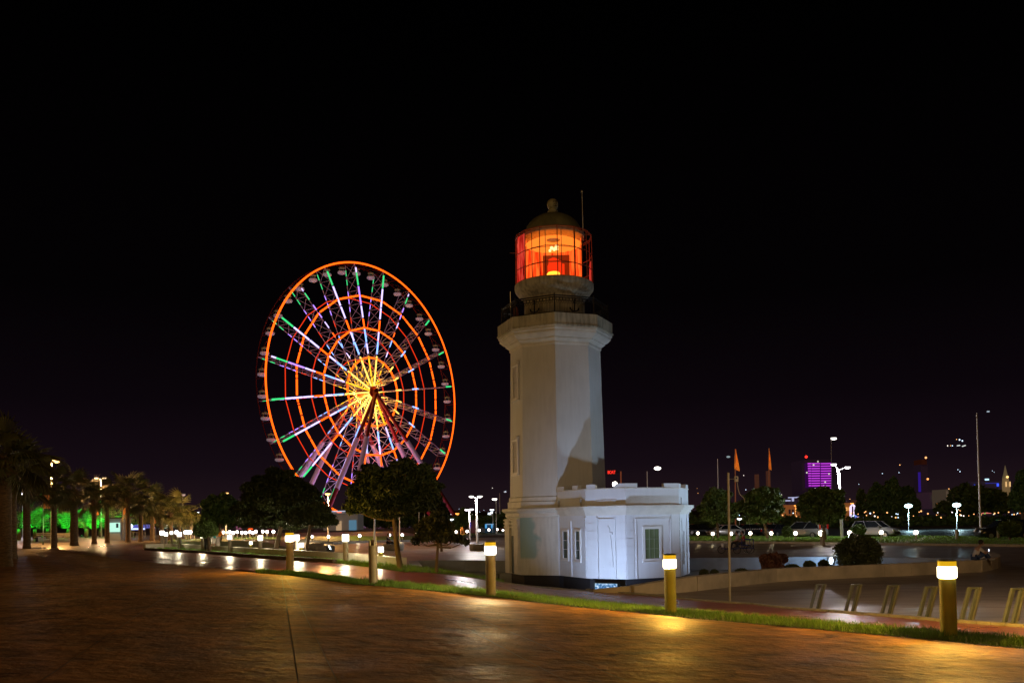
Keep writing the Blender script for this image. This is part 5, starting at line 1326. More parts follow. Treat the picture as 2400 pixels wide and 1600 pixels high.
for px, y0_, lab in ((1775, 1111, 'dark column behind the second street tree, left'), (1802, 1103, 'dark column under the narrow flag')):
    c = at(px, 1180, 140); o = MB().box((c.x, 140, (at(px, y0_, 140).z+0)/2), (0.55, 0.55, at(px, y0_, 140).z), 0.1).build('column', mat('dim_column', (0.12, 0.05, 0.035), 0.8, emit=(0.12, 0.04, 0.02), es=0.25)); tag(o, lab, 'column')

# hanging orange banners among the palms
for i, (px0, px1, y0_, y1_, Y) in enumerate([(101, 117, 1159, 1191, 70), (223, 232, 1178, 1206, 80), (288, 295, 1182, 1206, 85), (355, 366, 1206, 1226, 100)]):
    a = at(px0, y0_, Y); b = at(px1, y1_, Y); t = thing('banner', 'vertical orange banner on a post between palms, %s from the left' % ORD[i], 'banner', (a.x, Y, G(a.x, Y)), 0, 'orange banners')
    z0 = t.location.z; MB().tube((0, 0, 0), (0, 0, a.z-z0+0.1), 0.05, n=8).build('post', M['metal'], t)
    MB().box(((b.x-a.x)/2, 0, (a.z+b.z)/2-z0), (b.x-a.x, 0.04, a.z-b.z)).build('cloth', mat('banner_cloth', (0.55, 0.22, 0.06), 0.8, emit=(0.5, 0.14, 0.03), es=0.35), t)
# benches
def bench(label, px, base, w=1.8):
    p = gp(px, base); t = thing('bench', label, 'bench', p, 0.1, 'park benches')
    for k in range(3): MB().box((0, -0.15+k*0.14, 0.45), (w, 0.11, 0.04)).build('slat', M['pale_concrete'], t)
    for k in range(2): MB().box((0, 0.28, 0.62+k*0.16), (w, 0.03, 0.11)).build('back_slat', M['pale_concrete'], t)
    for s_ in (-1, 1): MB().box((s_*w*0.42, 0.02, 0.21), (0.06, 0.45, 0.46)).build('leg', M['dark_metal'], t)
bench('pale bench left of the wide footed palm', 153, 1271); bench('bench half hidden behind the tall lamp palm', 105, 1268)
# bright kiosk and blue tent
t = thing('kiosk', 'small kiosk with a glowing white screen among the palms', 'kiosk', at(268, 1262, 88)); tinv = Matrix.Translation(-t.location)
q = MB(); wbox(q, 246, 282, 1214, 1266, 88.6, 2.5); own(q.build('body', M['grey_wall']), t, tinv)
for x0, x1, y0_, y1_, mm in ((256, 280, 1224, 1246, ('lit_screen', (0.55, 1.0, 0.80), 1.0)), (247, 254, 1228, 1247, ('lit_panel', (0.5, 1.0, 0.6), 0.7)), (272, 276, 1226, 1236, ('dark_poster', (0.02, 0.03, 0.03), 1))):
    q = MB(); wbox(q, x0, x1, y0_, y1_, 88.2 if x0 != 272 else 87.9, 0.15); own(q.build('screen' if x0 != 272 else 'poster', glow(*mm)), t, tinv)
q = MB(); wbox(q, 243, 286, 1211, 1215, 87.5, 4); own(q.build('roof', M['dark_metal']), t, tinv)
t = thing('tent', 'blue lit arched tent stall right of the kiosk', 'tent', at(322, 1262, 100)); tinv = Matrix.Translation(-t.location)
a = at(303, 1238, 100); b = at(340, 1238, 100); q = MB(); n_ = 12; pts = []
for i in range(n_+1):
    u = i/n_; x = a.x+(b.x-a.x)*u; z = a.z+0.45*math.sin(PI*u); pts.append((x, z))
vs = [(x, 100+yy, z) for yy in (0, 3) for x, z in pts]; q.add(vs, [(i, i+1, n_+2+i, n_+1+i) for i in range(n_)]); own(q.build('canopy', mat('tent_cloth', (0.2, 0.25, 0.5), 0.6, emit=(0.10, 0.12, 0.6), es=0.6)), t, tinv)
for x in (a.x, b.x): 
    for yy in (0, 3): own(MB().tube((x, 100+yy, G(x, 100)), (x, 100+yy, a.z), 0.04).build('pole', M['metal']), t, tinv)
own(MB().tube((a.x, 99.9, a.z-0.05), (b.x, 99.9, a.z-0.05), 0.10, n=6).build('light_tube', glow('tent_tube', (0.45, 0.55, 1.0), 2.0)), t, tinv)
own(MB().sphere(at(307, 1232, 99.5), 0.22).build('lamp', glow('tent_lamp', (0.8, 0.85, 1.0), 3)), t, tinv)
for i, (px, lab) in enumerate([(312, 'small round bistro table before the blue tent'), (321, 'second bistro table before the blue tent')]):
    p = gp(px, 1264); t = thing('table', lab, 'table', p); MB().lathe([(0.4, 0.70), (0.4, 0.74)], 12).build('top', M['pale_concrete'], t); MB().tube((0, 0, 0), (0, 0, 0.7), 0.03).build('leg', M['metal'], t)

# lamp in the basin on the right
p = at(1948, 1313, 51.0); t = thing('yard_lamp', 'bright bluish lamp on the back wall of the sunken yard', 'wall lamp', p)
MB().sphere((0, 0, 0), 0.13, sc=(0.9, 0.5, 1.6)).build('lamp_glass', glow('yard_lamp_glow', (0.75, 0.88, 1.0), 9), t); MB().box((0, 0.12, 0), (0.3, 0.1, 0.4)).build('bracket', M['dark_metal'], t)
lamp_light((-0.3, -0.5, 0.1), 110, (0.45, 0.70, 1.0), t, 0.1)
lamp_light((-2.2, -1.2, 0.1), 60, (0.45, 0.70, 1.0), t, 0.1)

# ================================================================== BICYCLE RACKS (leaning slabs with a slot)
M['rack'] = mat('rack_steel', (0.13, 0.15, 0.18), 0.4, 0.0)
def rack(label, px, top, base, w):
    p = gp(px, base); k = ppm(p.y); h = (base-top)/k; W_ = w/k
    t = thing('bike_rack', label, 'bike rack', p, R(8), 'row of leaning bike racks'); lean = 0.34*h
    def plate(x0, x1, y0_, y1_, r0_=0.0):
        q = MB(); vs = []
        for z in (0, 1):
            for x, y in ((x0, y0_), (x1, y0_), (x1, y1_), (x0, y1_)): vs.append((x+lean*z, y, z*h-0.05*(1-z)))
        return q.add(vs, [(3, 2, 1, 0), (4, 5, 6, 7), (0, 1, 5, 4), (1, 2, 6, 5), (2, 3, 7, 6), (3, 0, 4, 7)])
    s_ = W_*0.24
    plate(-W_/2, -W_/2+s_, -0.06, 0.0).build('left_plate', M['rack'], t)
    plate(W_/2-s_, W_/2, -0.06, 0.0).build('right_plate', M['rack'], t)
    plate(W_/2-0.012, W_/2+0.008, -0.10, -0.061).build('edge_strip', M['metal'], t)
    q = MB().box((lean, -0.03, h-0.012), (W_, 0.058, 0.03)); q.build('top_plate', M['rack'], t)
    return t
for i, (px, top, b, w) in enumerate([(1908, 1368, 1425, 22), (1990, 1369, 1431, 23), (2075, 1371, 1437, 24), (2162, 1374, 1445, 26), (2261, 1376, 1454, 28), (2361, 1378, 1462, 30)]):
    rack('leaning grey bike rack, %s from the left in the row' % ORD[i], px-3, top, b, w)

# ================================================================== VEHICLES
M['tyre'] = mat('tyre', (0.015, 0.015, 0.015), 0.8); M['rim'] = mat('wheel_rim', (0.5, 0.5, 0.5), 0.3, 0.8)
M['carglass'] = mat('car_glass', (0.01, 0.012, 0.015), 0.08, spec=0.7)
M['headl'] = mat('headlight_glass', (0.8, 0.8, 0.8), 0.1, spec=0.8); M['taill'] = mat('tail_light', (0.5, 0.02, 0.01), 0.2)
def car(label, px, base, heading, kind, colr, group=None, extra=None):
    p = gp(px, base); t = thing('parked_car', label, 'car', p, heading, group or 'cars in the car park')
    paint = mat('car_paint', colr, 0.28, 0.3, coat=0.6)
    spec_ = {'sedan': dict(L=4.4, W=0.87, hood=0.92, belt=0.95, roof=1.45, gh=(-1.75, -1.05, 0.35, 1.15), tail=0.98),
             'van': dict(L=4.6, W=0.90, hood=1.02, belt=1.05, roof=1.78, gh=(-2.12, -1.95, 0.75, 1.65), tail=1.1),
             'suv': dict(L=4.7, W=0.93, hood=1.08, belt=1.12, roof=1.78, gh=(-2.2, -1.85, 0.35, 1.15), tail=1.15)}[kind]
    L, W_ = spec_['L']/2, spec_['W']; hd, bt, tl = spec_['hood'], spec_['belt'], spec_['tail']
    st_ = [(-L, 0.42, 0.80*W_, 0.62*tl), (-L+0.06, 0.30, 0.93*W_, 0.93*tl), (-L+0.35, 0.24, W_, tl), (-0.8, 0.22, W_*1.02, bt), (0.5, 0.22, W_*1.02, bt), (1.2, 0.22, W_, hd+0.02), (L-0.5, 0.24, 0.96*W_, hd-0.10), (L-0.12, 0.28, 0.88*W_, hd-0.24), (L, 0.36, 0.76*W_, hd-0.42)]
    vs = []; fs = []; ns = 10
    for x, zb, w, zt in st_:
        for y, z in ((-0.8*w, zb), (-w, zb+0.12), (-1.02*w, (zb+zt)/2), (-0.96*w, zt-0.10), (-0.82*w, zt), (0.82*w, zt), (0.96*w, zt-0.10), (1.02*w, (zb+zt)/2), (w, zb+0.12), (0.8*w, zb)): vs.append((x, y, z))
    for i in range(len(st_)-1):
        for j in range(ns): a = i*ns+j; b = i*ns+(j+1) % ns; fs.append((a, b, b+ns, a+ns))
    fs.append(tuple(range(ns))); fs.append(tuple(range(len(st_)*ns-1, (len(st_)-1)*ns-1, -1)))
    MB().add(vs, fs).build('body', paint, t, True)
    g0, g1, g2, g3 = spec_['gh']; rf = spec_['roof']; wb, wr = W_*0.90, W_*0.72
    vs = [(g0, -wb, bt-0.02), (g3, -wb, bt-0.02), (g3, wb, bt-0.02), (g0, wb, bt-0.02), (g1, -wr, rf-0.05), (g2, -wr, rf-0.05), (g2, wr, rf-0.05), (g1, wr, rf-0.05)]
    gq = [(0, 1, 5, 4), (1, 2, 6, 5), (2, 3, 7, 6), (3, 0, 4, 7)]
    MB().add(vs, gq).build('window_glass', M['carglass'], t)
    V = [Vector(v) for v in vs]
    rq = MB(); up_ = Vector((0, 0, 0.0))
    rr = [(g1-0.03, -wr-0.02), (g2+0.03, -wr-0.02), (g2+0.03, wr+0.02), (g1-0.03, wr+0.02)]
    rq.add([(x, y, rf-0.055) for x, y in rr]+[(x*0.97, y*0.86, rf) for x, y in rr], [(3, 2, 1, 0), (4, 5, 6, 7), (0, 1, 5, 4), (1, 2, 6, 5), (2, 3, 7, 6), (3, 0, 4, 7)])
    rq.build('roof', paint, t, True)
    for a, b in ((0, 4), (1, 5), (2, 6), (3, 7)): MB().tube(V[a]*1.003, V[b]*1.003, 0.045, n=5).build('pillar', paint, t)
    for s_, (i0, i1, j0, j1) in ((-1, (0, 1, 4, 5)), (1, (3, 2, 7, 6))):
        a, b = V[i0].lerp(V[i1], 0.48), V[j0].lerp(V[j1], 0.42); MB().tube(a+Vector((0, s_*0.01, 0)), b+Vector((0, s_*0.01, 0)), 0.035, n=4).build('pillar', paint, t)
        MB().box((g3-0.25, s_*(W_*1.06), bt+0.06), (0.12, 0.2, 0.14)).build('mirror', paint, t)
    for x in (-L+0.85, L-0.85):
        for s_ in (-1, 1):
            w = MB().tube((x, s_*W_*0.80, 0.33), (x, s_*W_*1.03, 0.33), 0.33, n=18).build('wheel', M['tyre'], t, True)
            q = MB().tube((x, s_*W_*1.031, 0.33), (x, s_*W_*1.045, 0.33), 0.21, n=14); q.build('rim', M['rim'], w)
            MB().tube((x, s_*W_*0.95, 0.34), (x, s_*W_*1.015, 0.34), 0.38, n=18).build('arch', M['tyre'], w)
    for s_ in (-1, 1):
        MB().box((L-0.10, s_*0.64*W_, hd-0.32), (0.16, 0.34, 0.16)).build('headlight', M['headl'], t)
        MB().box((-L+0.05, s_*0.80*W_, tl-0.22 if kind != 'van' else tl+0.12), (0.10, 0.16, 0.2 if kind != 'van' else 0.5)).build('tail_light', M['taill'], t)
    MB().box((L-0.01, 0, 0.5), (0.05, 0.9, 0.16)).build('grille', M['tyre'], t)
    MB().box((-L+0.01, 0, 0.62*tl), (0.03, 0.5, 0.12)).build('number_plate', M['headl'], t)
    if extra == 'checker':
        for i in range(9): MB().box((-0.9+i*0.24, -W_*1.025, bt-0.12), (0.12, 0.02, 0.10)).build('checker', M['headl'], t)
    return t
WHITE = (0.45, 0.44, 0.42); SILV = (0.25, 0.25, 0.25); DARK = (0.015, 0.017, 0.02)
car('white sedan behind the slim utility pole', 1700, 1257, R(188), 'sedan', WHITE)
car('dark sedan partly hidden behind the annex corner', 1640, 1252, R(5), 'sedan', DARK)
car('dark taxi with a white checker stripe right of the white sedan', 1760, 1254.5, R(8), 'sedan', DARK, extra='checker')
car('dark car between the taxi and the silver minivan', 1822, 1256.5, R(40), 'sedan', (0.03, 0.03, 0.04))
car('silver minivan seen from behind', 1888, 1260, R(128), 'van', SILV)
car('silver SUV with its front turned to the right', 2052, 1259, R(-50), 'suv', SILV)
car('black SUV at the right edge behind the round bush', 2352, 1262, R(175), 'suv', DARK)
car('dark parked car at the far right picture edge', 2415, 1261, R(175), 'sedan', DARK)
# motorcycle
p = gp(2288, 1261); t = thing('motorcycle', 'parked motorcycle beside the very tall thin pole', 'motorcycle', p, R(60)); 
for x in (-0.65, 0.65):
    q = MB()
    for k in range(16):
        a0, a1 = 2*PI*k/16, 2*PI*(k+1)/16; q.tube((x+0.27*math.cos(a0), 0, 0.3+0.27*math.sin(a0)), (x+0.27*math.cos(a1), 0, 0.3+0.27*math.sin(a1)), 0.05, n=6)
    w = q.build('wheel', M['tyre'], t); MB().tube((x, -0.05, 0.3), (x, 0.05, 0.3), 0.09).build('hub', M['rim'], w)
MB().lathe([(0.1, 0.35), (0.17, 0.55), (0.15, 0.8), (0.05, 0.86)], 10, (0.1, 0, 0), sy=0.8).build('tank', mat('moto_paint', (0.3, 0.02, 0.02), 0.3), t)
MB().box((-0.35, 0, 0.78), (0.6, 0.22, 0.1)).build('seat', M['tyre'], t, bevel=0.03)
MB().tube((0.65, 0.0, 0.3), (0.4, 0, 0.95), 0.04).build('fork', M['metal'], t); MB().tube((0.38, -0.33, 1.0), (0.38, 0.33, 1.0), 0.02).build('handlebar', M['metal'], t)
MB().sphere((0.52, 0, 0.88), 0.09).build('headlight', M['headl'], t)

# ================================================================== PEOPLE
SKIN = mat('skin', (0.42, 0.24, 0.16), 0.5)
def skin_obj(name, vs, es, rs_, m_, parent, sub=1):
    me = bpy.data.meshes.new(name); me.from_pydata(vs, es, []); me.materials.append(m_)
    o = bpy.data.objects.new(name, me); COL.objects.link(o); o.parent = parent
    s_ = o.modifiers.new('skin', 'SKIN'); s_.use_smooth_shade = True
    sv = me.skin_vertices[0].data if me.skin_vertices else None
    if sv is None:
        me.attributes  # layer is made on demand
        bm = bmesh.new(); bm.from_mesh(me); bm.verts.layers.skin.verify(); bm.to_mesh(me); bm.free(); sv = me.skin_vertices[0].data
    for i, r_ in enumerate(rs_):
        sv[i].radius = r_ if isinstance(r_, tuple) else (r_, r_); sv[i].use_root = (i == 0)
    if sub: u = o.modifiers.new('sub', 'SUBSURF'); u.levels = sub; u.render_levels = sub
    return o
def person(label, loc, rz, J, shirt, pants, hair=(0.02, 0.015, 0.01), scale=1.0, group=None, short=False, shoes=(0.05, 0.05, 0.05), name='person'):
    """J: joints dict (x forward): pelvis, chest, neck, head, shL/R, elL/R, haL/R, hipL/R, knL/R, anL/R"""
    t = thing(name, label, 'person', loc, rz, group); t.scale = (scale,)*3
    names = ['pelvis', 'belly', 'chest', 'neck', 'head0', 'shL', 'elL', 'wrL', 'haL', 'shR', 'elR', 'wrR', 'haR', 'hipL', 'knL', 'anL', 'toL', 'hipR', 'knR', 'anR', 'toR']
    V = {k: Vector(v) for k, v in J.items()}
    V['belly'] = V['pelvis'].lerp(V['chest'], 0.5); V['head0'] = V['neck'].lerp(V['head'], 0.55)
    for s_ in 'LR':
        V['wr'+s_] = V['el'+s_].lerp(V['ha'+s_], 0.80)
    rad = dict(pelvis=0.125, belly=0.11, chest=0.135, neck=0.055, head0=0.06, shL=0.06, elL=0.04, wrL=0.028, haL=0.02, hipL=0.085, knL=0.058, anL=0.04, toL=0.035)
    r_ = [rad.get(n_, rad.get(n_[:-1]+'L')) for n_ in names]
    E = [('pelvis', 'belly'), ('belly', 'chest'), ('chest', 'neck'), ('neck', 'head0')]
    for s_ in 'LR': E += [('chest', 'sh'+s_), ('sh'+s_, 'el'+s_), ('el'+s_, 'wr'+s_), ('wr'+s_, 'ha'+s_), ('pelvis', 'hip'+s_), ('hip'+s_, 'kn'+s_), ('kn'+s_, 'an'+s_), ('an'+s_, 'to'+s_)]
    ix = {n_: i for i, n_ in enumerate(names)}
    skin_obj('body', [V[n_] for n_ in names], [(ix[a], ix[b]) for a, b in E], r_, SKIN, t)
    def cloth(nm, keep, es, grow_, m_):
        kx = {n_: i for i, n_ in enumerate(keep)}
        skin_obj(nm, [V[n_] for n_ in keep], [(kx[a], kx[b]) for a, b in es], [r_[ix[n_]]+grow_ for n_ in keep], m_, t)
    for s_ in 'LR': V['mu'+s_] = V['sh'+s_].lerp(V['el'+s_], 0.75); ix['mu'+s_] = len(r_); r_.append(0.052); V['sk'+s_] = V['hip'+s_].lerp(V['kn'+s_], 0.9); ix['sk'+s_] = len(r_); r_.append(0.068)
    cloth('shirt', ['belly', 'pelvis', 'chest', 'shL', 'muL', 'shR', 'muR'], [('pelvis', 'belly'), ('belly', 'chest'), ('chest', 'shL'), ('shL', 'muL'), ('chest', 'shR'), ('shR', 'muR')], 0.018, mat('shirt_cloth', shirt, 0.85))
    if short: cloth('shorts', ['pelvis', 'hipL', 'skL', 'hipR', 'skR'], [('pelvis', 'hipL'), ('hipL', 'skL'), ('pelvis', 'hipR'), ('hipR', 'skR')], 0.024, mat('shorts_cloth', pants, 0.85))
    else: cloth('trousers', ['pelvis', 'hipL', 'knL', 'anL', 'hipR', 'knR', 'anR'], [('pelvis', 'hipL'), ('hipL', 'knL'), ('knL', 'anL'), ('pelvis', 'hipR'), ('hipR', 'knR'), ('knR', 'anR')], 0.024, mat('trouser_cloth', pants, 0.85))
    h = V['head']; hd = MB(); hd.sphere(h, 0.105, 14, 10, (0.98, 0.80, 1.15)); hd.sphere(h+Vector((0.10, 0, -0.015)), 0.022, 6, 5, (1, 0.8, 1.3)); hd.sphere(h+Vector((0.02, 0.085, -0.01)), 0.025, 6, 4, (0.7, 0.5, 1.2)); hd.sphere(h+Vector((0.02, -0.085, -0.01)), 0.025, 6, 4, (0.7, 0.5, 1.2)); hd.sphere(h+Vector((0.05, 0, -0.075)), 0.05, 8, 5)
    hb = hd.build('head', SKIN, t, True)
    fc = MB()
    for s_ in (-1, 1): fc.sphere(h+Vector((0.092, s_*0.034, 0.012)), 0.011, 6, 4)
    fc.build('eyes', M['dark_metal'], hb); MB().sphere(h+Vector((0.088, 0, -0.058)), 0.018, 6, 4, (0.4, 1.2, 0.35)).build('mouth', mat('lip', (0.35, 0.12, 0.1), 0.5), hb)
    MB().sphere(h+Vector((-0.022, 0, 0.028)), 0.113, 14, 10, (0.98, 0.86, 1.08)).build('hair', mat('hair', hair, 0.7), t, True)
    for s_ in 'LR':
        sh_ = MB(); d = (V['to'+s_]-V['an'+s_]); sh_.path([V['an'+s_]+Vector((-0.03, 0, -0.035)), V['to'+s_]+Vector((0.02, 0, -0.01))], 0.05, 8); sh_.build('shoe', mat('shoe', shoes, 0.7), t, True)
        q = MB(); w_, hnd = V['wr'+s_], V['ha'+s_]; dd = (hnd-w_).normalized(); sd = dd.cross(Vector((0, 0, 1)));
        if sd.length < 0.1: sd = Vector((0, 1, 0))
        sd.normalize()
        for f_ in range(4):
            b0 = hnd+sd*(f_-1.5)*0.018; L_f = (0.065, 0.078, 0.075, 0.058)[f_]; m1 = b0+dd*L_f*0.55; q.tube(b0, m1, 0.009, 0.008, 5); q.tube(m1, m1+dd*L_f*0.35+Vector((0, 0, -0.02)), 0.008, 0.006, 5)
        q.tube(w_.lerp(hnd, 0.5)+sd*0.02, hnd+sd*0.055, 0.010, 0.008, 5); q.build('fingers', SKIN, t, True)
    return t
sit = dict(pelvis=(0, 0, 0.12), chest=(0.14, 0, 0.46), neck=(0.24, 0, 0.60), head=(0.32, 0, 0.75), shL=(0.17, 0.18, 0.50), shR=(0.17, -0.18, 0.50), elL=(0.36, 0.22, 0.28), elR=(0.36, -0.22, 0.28), haL=(0.60, 0.07, 0.36), haR=(0.60, -0.07, 0.36),
           hipL=(0.05, 0.10, 0.11), hipR=(0.05, -0.10, 0.11), knL=(0.46, 0.13, 0.34), knR=(0.44, -0.13, 0.30), anL=(0.66, 0.13, 0.06), anR=(0.62, -0.13, 0.06), toL=(0.82, 0.14, 0.04), toR=(0.78, -0.14, 0.04))
pw = gp(2280, 1337.5); wallp = nw[18]
# on the coping of the curved wall: the point of the wall under column 2283
best = min(((Vector((a[0], a[1], 0)) for a in nw)), key=lambda v: abs((v-Vector((at(2283, 1310, v.y).x, v.y, 0))).length))
sp_ = Vector((best.x-0.1, best.y+0.02, G(best.x, best.y)+0.46))
ps = person('person in a pale t-shirt and jeans sitting on the curved wall with a phone', sp_, R(3), sit, (0.55, 0.52, 0.55), (0.03, 0.06, 0.16), scale=1.0, shoes=(0.3, 0.3, 0.3))
ph_ = thing('phone', 'lit phone in the hands of the person on the wall', 'phone', sp_+Vector((0.66, 0.03, 0.40)), 0)
MB().box((0, 0, 0), (0.02, 0.08, 0.15)).build('case', M['dark_metal'], ph_); MB().box((-0.012, 0, 0), (0.004, 0.07, 0.13)).build('screen', glow('phone_screen', (0.8, 0.85, 1.0), 3), ph_)
perch = dict(sit); perch.update(chest=(0.02, 0, 0.50), neck=(0.05, 0, 0.66), head=(0.09, 0, 0.80), shL=(0.03, 0.19, 0.55), shR=(0.03, -0.19, 0.55), elL=(0.10, 0.24, 0.30), elR=(0.10, -0.24, 0.30), haL=(0.32, 0.12, 0.20), haR=(0.32, -0.12, 0.20),
             knL=(0.44, 0.12, 0.14), knR=(0.42, -0.12, 0.12), anL=(0.56, 0.12, -0.28), anR=(0.50, -0.14, -0.30), toL=(0.72, 0.12, -0.32), toR=(0.66, -0.15, -0.34))
person('dark clothed person sitting sideways on the round planter', Vector((pc.x-0.45, pc.y-0.1, pc.z+ph)), R(-12), perch, (0.02, 0.02, 0.025), (0.02, 0.02, 0.03))
stand = dict(pelvis=(0, 0, 0.92), chest=(0.02, 0, 1.28), neck=(0.03, 0, 1.47), head=(0.07, 0, 1.62), shL=(0.02, 0.19, 1.38), shR=(0.02, -0.19, 1.38), elL=(0.02, 0.24, 1.10), elR=(0.04, -0.24, 1.10), haL=(0.16, 0.22, 0.88), haR=(0.18, -0.20, 0.90),
             hipL=(0, 0.09, 0.90), hipR=(0, -0.09, 0.90), knL=(0.08, 0.10, 0.50), knR=(-0.04, -0.10, 0.50), anL=(0.02, 0.10, 0.08), anR=(-0.16, -0.10, 0.10), toL=(0.16, 0.11, 0.04), toR=(-0.02, -0.11, 0.04))
kid = dict(stand); kid.update(chest=(0.16, 0, 1.24), neck=(0.24, 0, 1.42), head=(0.31, 0, 1.56), shL=(0.18, 0.17, 1.33), shR=(0.18, -0.17, 1.33), elL=(0.34, 0.22, 1.10), elR=(0.36, -0.22, 1.12), haL=(0.56, 0.12, 1.05), haR=(0.58, -0.12, 1.06))
person('child in a turquoise top and white shorts by the low wall', gp(500, 1291), R(0), kid, (0.05, 0.45, 0.50), (0.75, 0.72, 0.7), scale=0.70, short=True)
person('child in an orange top leaning over the low wall', gp(511, 1290.5), R(15), kid, (0.9, 0.28, 0.02), (0.55, 0.5, 0.5), scale=0.74)
o = MB().box((0, 0, 0), (0.24, 0.04, 0.16)).build('paper_bag', mat('white_paper', (0.8, 0.78, 0.76), 0.7)); o.location = gp(511, 1290.5)+Vector((0.42, -0.02, 0.76)); tag(o, 'white paper held by the child in orange', 'paper')
o.rotation_euler = (0, R(-20), 0)
person('person in dark clothes standing in the trees shadow near the globe tree', gp(486, 1292), R(90), stand, (0.03, 0.03, 0.03), (0.02, 0.02, 0.02))
# surrey quadricycle with riders
p = gp(1728, 1296); k = ppm(p.y); t = thing('pedal_cart', 'blue four wheeled pedal cart with two riders, behind the slim pole', 'pedal cart', p, R(180))
BLUE = mat('blue_frame', (0.02, 0.03, 0.22), 0.4)
def cwheel(x, y, r_):
    q = MB()
    for i in range(20):
        a0, a1 = 2*PI*i/20, 2*PI*(i+1)/20; q.tube((x+r_*math.cos(a0), y, r_+r_*math.sin(a0)), (x+r_*math.cos(a1), y, r_+r_*math.sin(a1)), 0.022, n=5)
    w = q.build('wheel', M['tyre'], t); q = MB()
    for i in range(10): a0 = 2*PI*i/10; q.tube((x, y, r_), (x+r_*math.cos(a0), y, r_+r_*math.sin(a0)), 0.008, n=3)
    q.build('spokes', M['metal'], w)
for x, y, r_ in ((-0.85, -0.5, 0.27), (-0.75, 0.5, 0.27), (0.95, -0.5, 0.25), (0.15, 0.55, 0.25)): cwheel(x, y, r_)
q = MB()
for y in (-0.45, 0.45): q.tube((-1.0, y, 0.35), (1.0, y, 0.32), 0.03).tube((-1.0, y, 0.95), (-0.2, y, 0.95), 0.03).tube((-1.0, y, 0.35), (-1.0, y, 0.95), 0.03).tube((-0.2, y, 0.34), (-0.2, y, 0.95), 0.025)
for x in (-1.0, -0.2, 0.95): q.tube((x, -0.45, 0.35), (x, 0.45, 0.35), 0.03)
q.tube((-1.0, -0.45, 0.95), (-1.0, 0.45, 0.95), 0.03); q.build('frame', BLUE, t)
MB().box((-0.45, 0, 0.55), (0.4, 0.95, 0.06)).build('seat', BLUE, t, bevel=0.02); MB().box((0.98, 0, 0.55), (0.08, 0.5, 0.22)).build('front_panel', M['white_metal'], t, bevel=0.02)
MB().tube((0.7, -0.2, 0.35), (0.35, -0.2, 0.95), 0.02).build('steering_column', M['metal'], t); MB().tube((0.34, -0.42, 0.96), (0.34, 0.0, 0.96), 0.02).build('handlebar', M['metal'], t)
ride = dict(perch)
for i, (dy, sc_, lab) in enumerate(((-0.24, (0.35, 0.36, 0.42), 'rider in a grey top on the pedal cart, nearer the pole'), (0.24, (0.40, 0.04, 0.04), 'rider in a red top on the pedal cart'))):
    pp = Vector((p.x+0.45+(0 if i == 0 else 0.25)-0.3, p.y-dy, p.z+0.60)); person(lab, pp, R(180), ride, sc_, (0.04, 0.04, 0.06))

# ================================================================== THE TOWN BEHIND
def emis_box(t, nm, px0, px1, py0, py1, Y, d, m_, inv): q = MB(); wbox(q, px0, px1, py0, py1, Y, d); return own(q.build(nm, m_), t, inv)
def building(name, label, px0, px1, top, Y, depth, m_, cat='building', base=1240):
    c = at((px0+px1)/2, base, Y); t = thing(name, label, cat, (c.x, Y, -1.2)); inv = Matrix.Translation((-c.x, -Y, 1.2))
    a = at(px0, top, Y); b = at(px1, top, Y)
    q = MB().box(((a.x+b.x)/2, Y+depth/2, (a.z-1.2)/2), (b.x-a.x, depth, a.z+1.2)); own(q.build('wall', m_), t, inv); return t, inv
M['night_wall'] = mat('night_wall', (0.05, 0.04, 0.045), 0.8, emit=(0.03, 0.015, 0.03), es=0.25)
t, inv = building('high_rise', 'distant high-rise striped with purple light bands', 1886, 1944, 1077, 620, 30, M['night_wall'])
PUR = glow('purple_band', (0.62, 0.06, 0.80), 1.15); PUR2 = mat('purple_glass', (0.05, 0.01, 0.08), 0.4, emit=(0.10, 0.004, 0.18), es=0.25)
emis_box(t, 'curved_front', 1894, 1949, 1083, 1142, 612, 6, PUR2, inv)
for k in range(11):
    y = 1084.5+k*5.75
    for x0, x1 in ((1894, 1901), (1903, 1922), (1925, 1949)):
        if k == 10 and x0 != 1925: continue
        emis_box(t, 'light_band', x0+(k*0.3 if x0 == 1894 else 0), x1-(k*0.15 if x1 == 1949 else 0), y, y+2.2, 610.5, 1, PUR, inv)
emis_box(t, 'side_wing', 1881, 1888, 1085, 1150, 618, 20, M['night_wall'], inv)
own(MB().sphere(at(1889.5, 1070, 615), 1.0).build('beacon', glow('red_beacon', (1, 0.03, 0.02), 2)), t, inv)
for x, y in ((1891, 1107), (1917, 1081), (1907, 1089), (1943, 1110), (1934, 1129)): own(MB().sphere(at(x, y, 608), 0.6).build('window', glow('lit_room', (0.8, 0.8, 0.6), 0.8)), t, inv)
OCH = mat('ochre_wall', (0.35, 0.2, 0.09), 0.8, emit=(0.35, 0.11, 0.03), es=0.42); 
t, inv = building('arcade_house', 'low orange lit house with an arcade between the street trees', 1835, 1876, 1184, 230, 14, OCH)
for x in (1849, 1856.5, 1864): emis_box(t, 'arch', x, x+4, 1193, 1204, 229.8, 0.3, M['night_wall'], inv)
emis_box(t, 'cornice', 1833, 1878, 1182, 1185, 229, 1.5, OCH, inv)
t, inv = building('terrace_house', 'pale building with a white lit rooftop above the arcade house', 1848, 1876, 1170, 300, 14, M['night_wall'])
for x0, x1, y0_, y1_ in ((1849, 1868, 1164, 1166.5), (1858, 1861, 1164, 1174), (1840, 1853, 1171, 1174), (1868, 1895, 1163, 1165)): emis_box(t, 'lit_terrace', x0, x1, y0_, y1_, 298, 1, glow('lit_terrace', (0.6, 0.62, 0.95), 0.7), inv)
t, inv = building('lit_house', 'warm lit house right of the white lamp pole', 1975, 1996, 1178, 260, 14, OCH)
